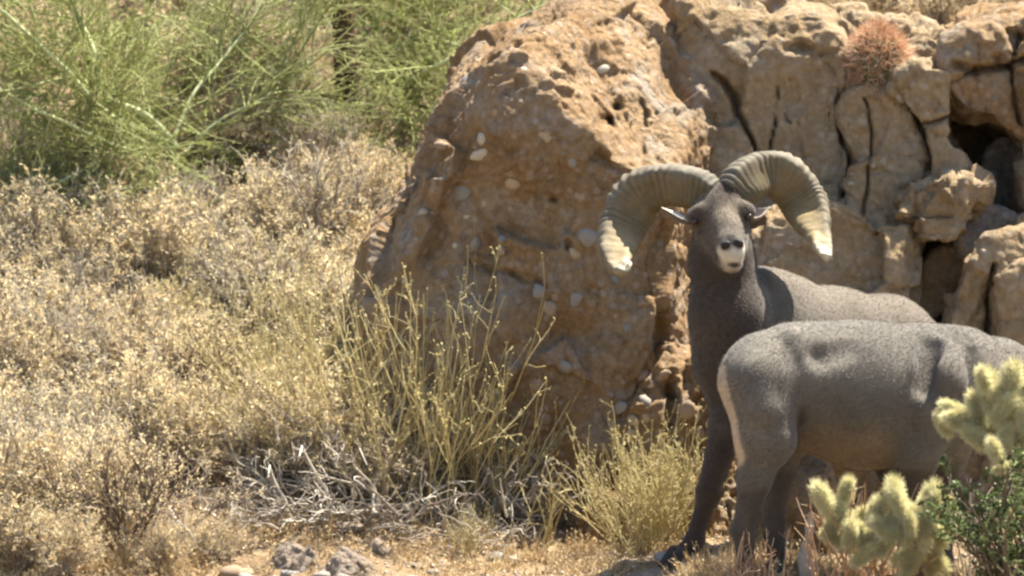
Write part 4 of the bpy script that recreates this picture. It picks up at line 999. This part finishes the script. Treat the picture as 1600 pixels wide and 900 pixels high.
palo_verde('palo verde tree standing farther up the slope behind the other two',
           [([(250, 120, 5.6), (180, 60, 5.6), (60, 30, 5.5), (-60, 40, 5.5)], .02, .006), ([(255, 110, 5.6), (300, 30, 5.6), (420, -10, 5.7), (560, 20, 5.7)], .02, .006),
            ([(250, 130, 5.6), (120, 130, 5.3), (0, 150, 4.9), (-60, 170, 4.6)], .014, .006), ([(240, 100, 5.6), (120, 60, 5.0), (40, 40, 4.6), (-40, 60, 4.4)], .014, .006), ([(560, 20, 5.7), (700, 60, 5.2), (800, 50, 4.9)], .012, .005), ([(255, 130, 5.6), (380, 120, 5.6), (470, 100, 5.6)], .014, .006), ([(420, 60, 5.7), (620, 40, 5.7), (760, 20, 5.7), (880, 10, 5.7)], .014, .005)],
           ([(252, 260, 5.6), (250, 180, 5.6), (252, 110, 5.6)], .04, .028), 11000, 403, 1.25, .45, None, 220)

# ------------------------------------------------------------------ creosote bush at the right edge
rng = np.random.default_rng(51)
def creosote(loc, H, n0, nl, seed, label):
    rng = np.random.default_rng(seed)
    P0 = paths(rng.normal(size=(n0, 3)) * [.04, .03, 0], dome_dirs(n0, 50, 88, rng), H * rng.uniform(.6, 1, n0), 7, .12, .06, rng)
    s, d = sprout(P0, n0 * 7, .3, 1, rng); P1 = paths(s, d + .6 * rd(len(s), rng), H * rng.uniform(.15, .36, len(s)), 5, .16, .05, rng)
    s, d = sprout(P1, n0 * 20, .2, 1, rng); P2 = paths(s, d + .7 * rd(len(s), rng), H * rng.uniform(.05, .13, len(s)), 4, .18, .04, rng)
    st = Part().tubes(P0, .006, .003, rng.uniform(0, .5, n0), sides=5).tubes(P1, .0026, .0014, rng.uniform(.1, .8, len(P1))).tubes(P2, .0014, .0009, rng.uniform(.2, 1, len(P2)))
    s, d = sprout(P2, nl, .1, 1, rng); l = rng.uniform(.008, .018, nl)
    return shrub('creosote_bush', (st.mesh('stems', M['dark_twig']), Part().leaves(s, d + .9 * rd(nl, rng), l, l * .32, rng.normal(.5, .26, nl), rng, .25).mesh('leaves', M['creosote_leaf'])), loc, 0, 1, label, 'shrub', None)
creosote(onground(float(at(1590, 880, -.80)[0]), -.80), .56, 24, 12000, 52, 'dark green small leaved bush beside the pale cholla at the right')

# ------------------------------------------------------------------ teddy bear cholla
def joint_meshes(seed, R=.024, Lh=.05):
    rng = np.random.default_rng(seed)
    n, m = 14, 12; V = []
    for i in range(n):
        t = i / (n - 1); z = -Lh - R + t * 2 * (Lh + R); zc = np.clip(z, -Lh, Lh); r = math.sqrt(max(1e-6, R * R - (z - zc) ** 2)) * (0.85 + .15 * math.sin(3 * t + seed))
        for j in range(m):
            a = 2 * math.pi * j / m; q = 1 + .10 * math.sin(5 * a + 9 * t) 
            V.append((r * q * math.cos(a), r * q * math.sin(a), z))
    V = np.array(V); g = np.arange(n * m).reshape(n, m); g2 = np.roll(g, -1, 1)
    Q = np.stack([g[:-1], g2[:-1], g2[1:], g[1:]], -1).reshape(-1, 4)
    core = mesh('joint', V, Q, mats=[M['cholla_core']])
    k = 1500
    z = rng.uniform(-Lh - R, Lh + R, k); zc = np.clip(z, -Lh, Lh); a = rng.uniform(0, 2 * np.pi, k); r = np.sqrt(np.maximum(1e-6, R * R - (z - zc) ** 2))
    P = np.stack([r * np.cos(a), r * np.sin(a), z], -1); Nn = nrm(P - np.stack([0 * z, 0 * z, zc], -1))
    D = nrm(Nn + .45 * rng.normal(size=(k, 3)) + [0, 0, .25]); l = rng.uniform(.018, .046, k)
    pth = np.stack([P, P + D * l[:, None]], 1)
    sp = Part().tubes(pth, .0011, .0003, rng.normal(.6, .25, k))
    return core, sp.mesh('spines', M['cholla_spine'])
JM = [joint_meshes(500 + k, .020 + .002 * k, .034 + .008 * k) for k in range(4)]
def cholla(label, base_px, Y, joints):
    g = onground(float(at(base_px, 880, Y)[0]), Y)
    root = link('teddy_bear_cholla', None, loc=g, label=label, cat='cactus')
    rng = np.random.default_rng(int(base_px))
    st = paths(np.zeros((3, 3)), np.array([[.1, 0, 1], [-.4, .1, .8], [.5, -.1, .8]]), np.array([.16, .15, .14]), 6, .12, 0, rng)
    link('stem', Part().tubes(st, .020, .014, np.array([.3, .2, .4]), sides=8).mesh('stem', M['dark_twig']), parent=root)
    extra = [(q[0] + rng.normal() * 20, q[1] + rng.normal() * 16, q[2] + rng.uniform(-.05, .06), rng.uniform(-80, 80), q[4] * .8, int(rng.integers(2))) for q in joints for _ in range(1)]
    for px, py, dY, ang, sc, k in joints + extra:
        p = at(px, py, Y + dY)
        o = link('joint', JM[k][0], parent=root); o.location = Vector(p - g)
        dirv = Vector((math.sin(math.radians(ang)), rng.uniform(-.5, .4), math.cos(math.radians(ang))))
        o.rotation_euler = dirv.to_track_quat('Z', 'Y').to_euler(); o.scale = (sc * .60, sc * .60, sc * .78)
        link('spines', JM[k][1], parent=o, kind='stuff')
cholla('low pale yellow teddy bear cholla in front of the grazing sheep', 1390, -.45,
       [(1288, 782, 0, -28, 1.05, 1), (1318, 806, .02, -40, 1.0, 1), (1346, 834, 0, -40, .95, 1), (1368, 800, -.03, 15, .95, 0), (1342, 808, .05, 60, .9, 0), (1400, 782, -.02, -12, 1.15, 2), (1416, 828, -.05, 5, 1.0, 1), (1384, 846, -.06, 35, 1.0, 1), (1452, 790, 0, 14, 1.15, 2), (1442, 832, -.05, -8, 1.0, 1),
        (1472, 836, .02, 20, .95, 1), (1310, 846, .04, -60, .9, 1), (1350, 868, -.04, 50, .9, 1), (1418, 870, -.03, 80, 1.0, 1), (1462, 872, .03, -40, .95, 1), (1392, 816, .06, 60, .85, 0), (1330, 836, -.05, -10, .9, 0), (1376, 826, -.08, -30, .8, 0), (1432, 802, .05, -50, .8, 0), (1300, 822, .03, 20, .85, 0), (1478, 800, .06, 40, .85, 0)])
cholla('tall pale cholla with bright spiny joints above the dark green bush', 1612, -.62,
       [(1500, 660, 0, -70, 1.0, 1), (1528, 640, .02, -20, 1.0, 1), (1546, 612, 0, -6, 1.1, 2), (1580, 604, -.03, 5, 1.2, 2), (1612, 610, 0, 20, 1.1, 2), (1566, 640, -.05, 35, 1.0, 1), (1600, 654, -.05, -10, 1.0, 1), (1524, 684, -.02, -50, .95, 1), (1572, 684, -.06, 10, .9, 0), (1612, 700, -.04, 40, 1.0, 1),
        (1640, 650, 0, 30, 1.0, 1), (1646, 720, 0, -15, 1.0, 2), (1618, 745, .05, 0, 1.0, 2), (1620, 790, .05, 0, 1.0, 2), (1614, 835, .06, 10, 1.0, 2), (1608, 880, .06, -6, 1.0, 2), (1550, 664, .04, 0, .8, 0), (1590, 628, .04, -40, .9, 1), (1555, 705, -.22, -20, .8, 0)])

# ------------------------------------------------------------------ barrel cactus on the cliff
cb = at(1372, 98, 2.02); R_ = .090
root = link('barrel_cactus', None, loc=cb - [0, 0, .10], label='round barrel cactus with red orange spines on the cliff ledge', cat='cactus')
n, m = 22, 96; V = []
for i in range(n):
    th = math.pi * i / (n - 1)
    for j in range(m):
        a = 2 * math.pi * j / m; r = R_ * (1 - .13 * abs(math.sin(8 * a)) ** .7 * math.sin(th))
        V.append((r * math.sin(th) * math.cos(a), r * math.sin(th) * math.sin(a), .10 + R_ * 1.12 * math.cos(th)))
g = np.arange(n * m).reshape(n, m); g2 = np.roll(g, -1, 1)
link('stem', mesh('cactus_stem', np.array(V), np.stack([g[1:], g2[1:], g2[:-1], g[:-1]], -1).reshape(-1, 4), mats=[M['cactus_body']]), parent=root)
rng = np.random.default_rng(61); S_ = []; D_ = []
for j in range(16):
    a = 2 * math.pi * j / 16
    for i in range(11):
        th = math.pi * (i + .4) / 14
        nn = np.array([math.sin(th) * math.cos(a), math.sin(th) * math.sin(a), math.cos(th)])
        for _ in range(20): S_.append(nn * R_ * [1, 1, 1.12] + [0, 0, .10]); D_.append(nn + .75 * rng.normal(size=3))
pt = paths(np.array(S_), np.array(D_), rng.uniform(.022, .062, len(S_)), 4, .16, .02, rng)
link('spines', Part().tubes(pt, .0013, .0005, rng.normal(.66, .28, len(S_))).mesh('spines', M['cactus_spine']), parent=root, kind='stuff')

# ------------------------------------------------------------------ dry stems, stump and grass round the sheep
rng = np.random.default_rng(71)
def stems_plant(px, py, H, n, seed, label, mat, e0=50):
    rng = np.random.default_rng(seed)
    P0 = paths(rng.normal(size=(n, 3)) * [.05, .03, 0], dome_dirs(n, e0, 88, rng), H * rng.uniform(.5, 1, n), 7, .08, .03, rng)
    s, d = sprout(P0, n * 3, .3, .95, rng); P1 = paths(s, d + .5 * rd(len(s), rng), H * rng.uniform(.12, .35, len(s)), 5, .14, .05, rng)
    s, d = sprout(P1, n * 3, .3, 1, rng); P2 = paths(s, d + .6 * rd(len(s), rng), H * rng.uniform(.05, .15, len(s)), 4, .2, .03, rng)
    p = Part().tubes(P0, .0042, .0018, rng.uniform(.2, .9, n), sides=5).tubes(P1, .0022, .0013, rng.uniform(.2, 1, len(P1)), sides=4).tubes(P2, .0014, .0010, rng.uniform(.3, 1, len(P2)))
    o = link('dry_stem_plant', None, loc=onground(float(at(px, 880, py)[0]), py), label=label, cat='plant')
    link('stems', p.mesh('stems', mat), parent=o, kind='stuff')
stems_plant(1325, -.32, .44, 17, 72, 'reddish dry stems sprouting behind the low cholla under the sheep belly', M['red_twig'])
stems_plant(1372, -.36, .42, 12, 73, 'tan dry stems between the low cholla and the sheep belly', M['red_twig'])
stems_plant(1520, -.35, .52, 7, 74, 'thin dry stems leaning left out of the dark green bush', M['grey_twig'], 30)
stems_plant(850, .95, .30, 8, 75, 'sparse straw stalks standing before the base of the boulder', M['broom'])
stems_plant(1160, -.30, .26, 22, 76, 'thin straw stalks around the hind hoof of the grazing sheep', M['grass'] if False else M['red_twig'])
gb = onground(float(at(1262, 890, -.15)[0]), -.15)
c_ = catmull(np.array([gb + q for q in np.array([(0, 0, -.03), (.004, 0, .05), (-.006, .01, .12), (.006, .01, .19), (.012, .015, .255)])]), 8, False)
sv, sq, st_, sa = tube_mesh('stump', c_, np.interp(np.linspace(0, 1, len(c_)), [0, .2, .6, 1], [.040, .030, .019, .007]), np.interp(np.linspace(0, 1, len(c_)), [0, .2, .6, 1], [.036, .026, .017, .006]), np.tile(np.array([1.0, 0, 0]), (len(c_), 1)), None, 16)
sv += .006 * np.stack([vnoise(sv * [1, 1, .4], 60, 1), vnoise(sv * [1, 1, .4], 60, 2), 0 * sv[:, 0]], -1)
link('dead_stump', mesh('dead_stump', sv - gb, sq, st_, mats=[M['dead_wood']]), loc=gb, label='weathered grey dead stump poking out of the dry grass beside the low cholla', cat='stump')
def grass(name, label, regions, seed, mat):
    rng = np.random.default_rng(seed); S = []; D = []; L = []
    for x0, x1, y0, y1, ntuft, blades, h0, h1 in regions:
        for _ in range(ntuft):
            x, y = rng.uniform(x0, x1), rng.uniform(y0, y1); k = int(blades * rng.uniform(.5, 1.5)); hh = rng.uniform(h0, h1)
            q = rng.normal(size=(k, 2)) * .022
            S.append(np.c_[x + q[:, 0], y + q[:, 1], gz(x + q[:, 0], y + q[:, 1])]); D.append(dome_dirs(k, 25, 88, rng)); L.append(hh * rng.uniform(.4, 1.1, k))
    S = np.concatenate(S); D = np.concatenate(D); L = np.concatenate(L); n = len(S)
    P = paths(S, D, L, 4, .16, -.04, rng)
    V, Q, A = tubes(P, .0015, .0006, rng.normal(.55, .28, n))
    s, d = sprout(P, n, .3, 1, rng); l = rng.uniform(.006, .018, n)
    V2, T2, A2 = leaves(s, d + .7 * rd(n, rng), l, l * .25, rng.normal(.65, .25, n), rng)
    link(name, mesh(name, np.r_[V, V2], Q, T2 + len(V), {'tint': np.r_[A, A2]}, mats=[mat]), kind='stuff', label=label, cat='grass')
grass('dry_grass', 'short dry straw grass and litter covering the ground', [(.55, 1.75, -.75, .28, 330, 26, .05, .12), (.55, 1.05, -.4, .2, 90, 26, .06, .14), (-1.75, .55, -.1, .6, 260, 14, .02, .06), (-1.8, -1.0, .2, .8, 160, 26, .05, .14), (-1.0, .3, .5, 1.0, 160, 16, .03, .09), (.2, 1.7, .3, 1.4, 120, 16, .03, .09), (.3, 1.9, 3.3, 5.0, 260, 26, .06, .16), (-2.0, -.3, 1.0, 3.5, 300, 20, .04, .12)], 81, M['grass'])

# ------------------------------------------------------------------ stones and gravel on the ground
def gstone(outline, Y, th, mat, label, seed, amp=.45):
    return rock('ground_stone', outline, Y + th / 2, Y, Y + th, mat, label, cat='stone', lean=.35, h=.006, seed=seed, rad=.05, amp=amp, bulge=.4)
gstone([(405, 925), (420, 880), (440, 850), (470, 845), (492, 862), (500, 925)], .26, .22, M['rock_grey'], 'dark brown angular stone at the foot of the slope', 91)
gstone([(480, 925), (505, 880), (530, 858), (565, 862), (592, 885), (605, 925)], .20, .22, M['rock_grey'], 'pale grey rounded stone leaning on the dark brown stone', 92)
gstone([(568, 872), (574, 845), (588, 832), (608, 848), (630, 866), (620, 880)], .52, .12, M['rock_grey'], 'small wedge shaped grey stone below the branch tangle', 93, .3)
gstone([(604, 892), (620, 876), (650, 874), (668, 886), (650, 896)], .38, .12, M['rock_grey'], 'flat pale stone beside the small wedge stone', 94, .3)
gstone([(965, 912), (985, 892), (1030, 886), (1075, 890), (1090, 912)], .12, .14, M['rock_grey'], 'flat grey stone in front of the ram hoof', 95, .3)
gstone([(500, 842), (515, 815), (560, 808), (575, 836)], .62, .12, M['rock_grey'], 'shaded grey stone half buried in the branch tangle', 96, .3)
rng = np.random.default_rng(97)
for k in range(64):
    x = rng.uniform(-1.2, .75); y = rng.uniform(.18, .95); s = .010 + .028 * rng.random() ** 2.2; tint_ = int(rng.choice([0, 0, 1, 2, 2, 3, 3, 4]))
    sx = float(pix(onground(x, y))[0]); cn = ('grey', 'cream', 'brown', 'pinkish', 'dull grey', 'pale')[tint_]; sz = 'sizeable' if s > .024 else 'small' if s > .015 else 'tiny'
    wh = 'below the straw shrubs' if sx < 400 else 'around the dark brown stone' if sx < 640 else 'below the branch tangle' if sx < 800 else 'in front of the boulder' if sx < 1000 else 'near the ram hoof'
    o = link('stone', PEB[int(rng.integers(6))][tint_], loc=onground(x, y) + [0, 0, s * .25], label=f'{sz} loose {cn} stone on the ground {wh}', cat='stone', group='small loose stones on the ground')
    o.rotation_euler = (rng.uniform(-.4, .4), rng.uniform(-.4, .4), rng.uniform(0, 6)); o.scale = (s * 1.3, s, s * .7)
pv, ptx = pebble_mesh(5, 1); n = 2600
xy = np.c_[rng.uniform(-1.9, 1.9, n), rng.uniform(-.3, 1.3, n)]; s = rng.uniform(.003, .010, n)
ang = rng.uniform(0, 6.28, n); ca, sa_ = np.cos(ang), np.sin(ang)
B = pv[None] * (s[:, None, None] * np.array([1.2, .9, .7]))
V = np.stack([B[..., 0] * ca[:, None] - B[..., 1] * sa_[:, None] + xy[:, :1], B[..., 0] * sa_[:, None] + B[..., 1] * ca[:, None] + xy[:, 1:], B[..., 2] + (gz(xy[:, 0], xy[:, 1]) + s * .3)[:, None]], -1).reshape(-1, 3)
T = (ptx[None] + (np.arange(n) * len(pv))[:, None, None]).reshape(-1, 3)
link('gravel', mesh('gravel', V, None, T, {'tint': np.repeat(rng.random(n), len(pv))}, mats=[leaf_mat('gravel', [(0, (.22, .15, .10)), (.5, (.38, .30, .22)), (1, (.60, .53, .43))], 0)]), kind='stuff', label='fine gravel strewn over the bare soil', cat='gravel')
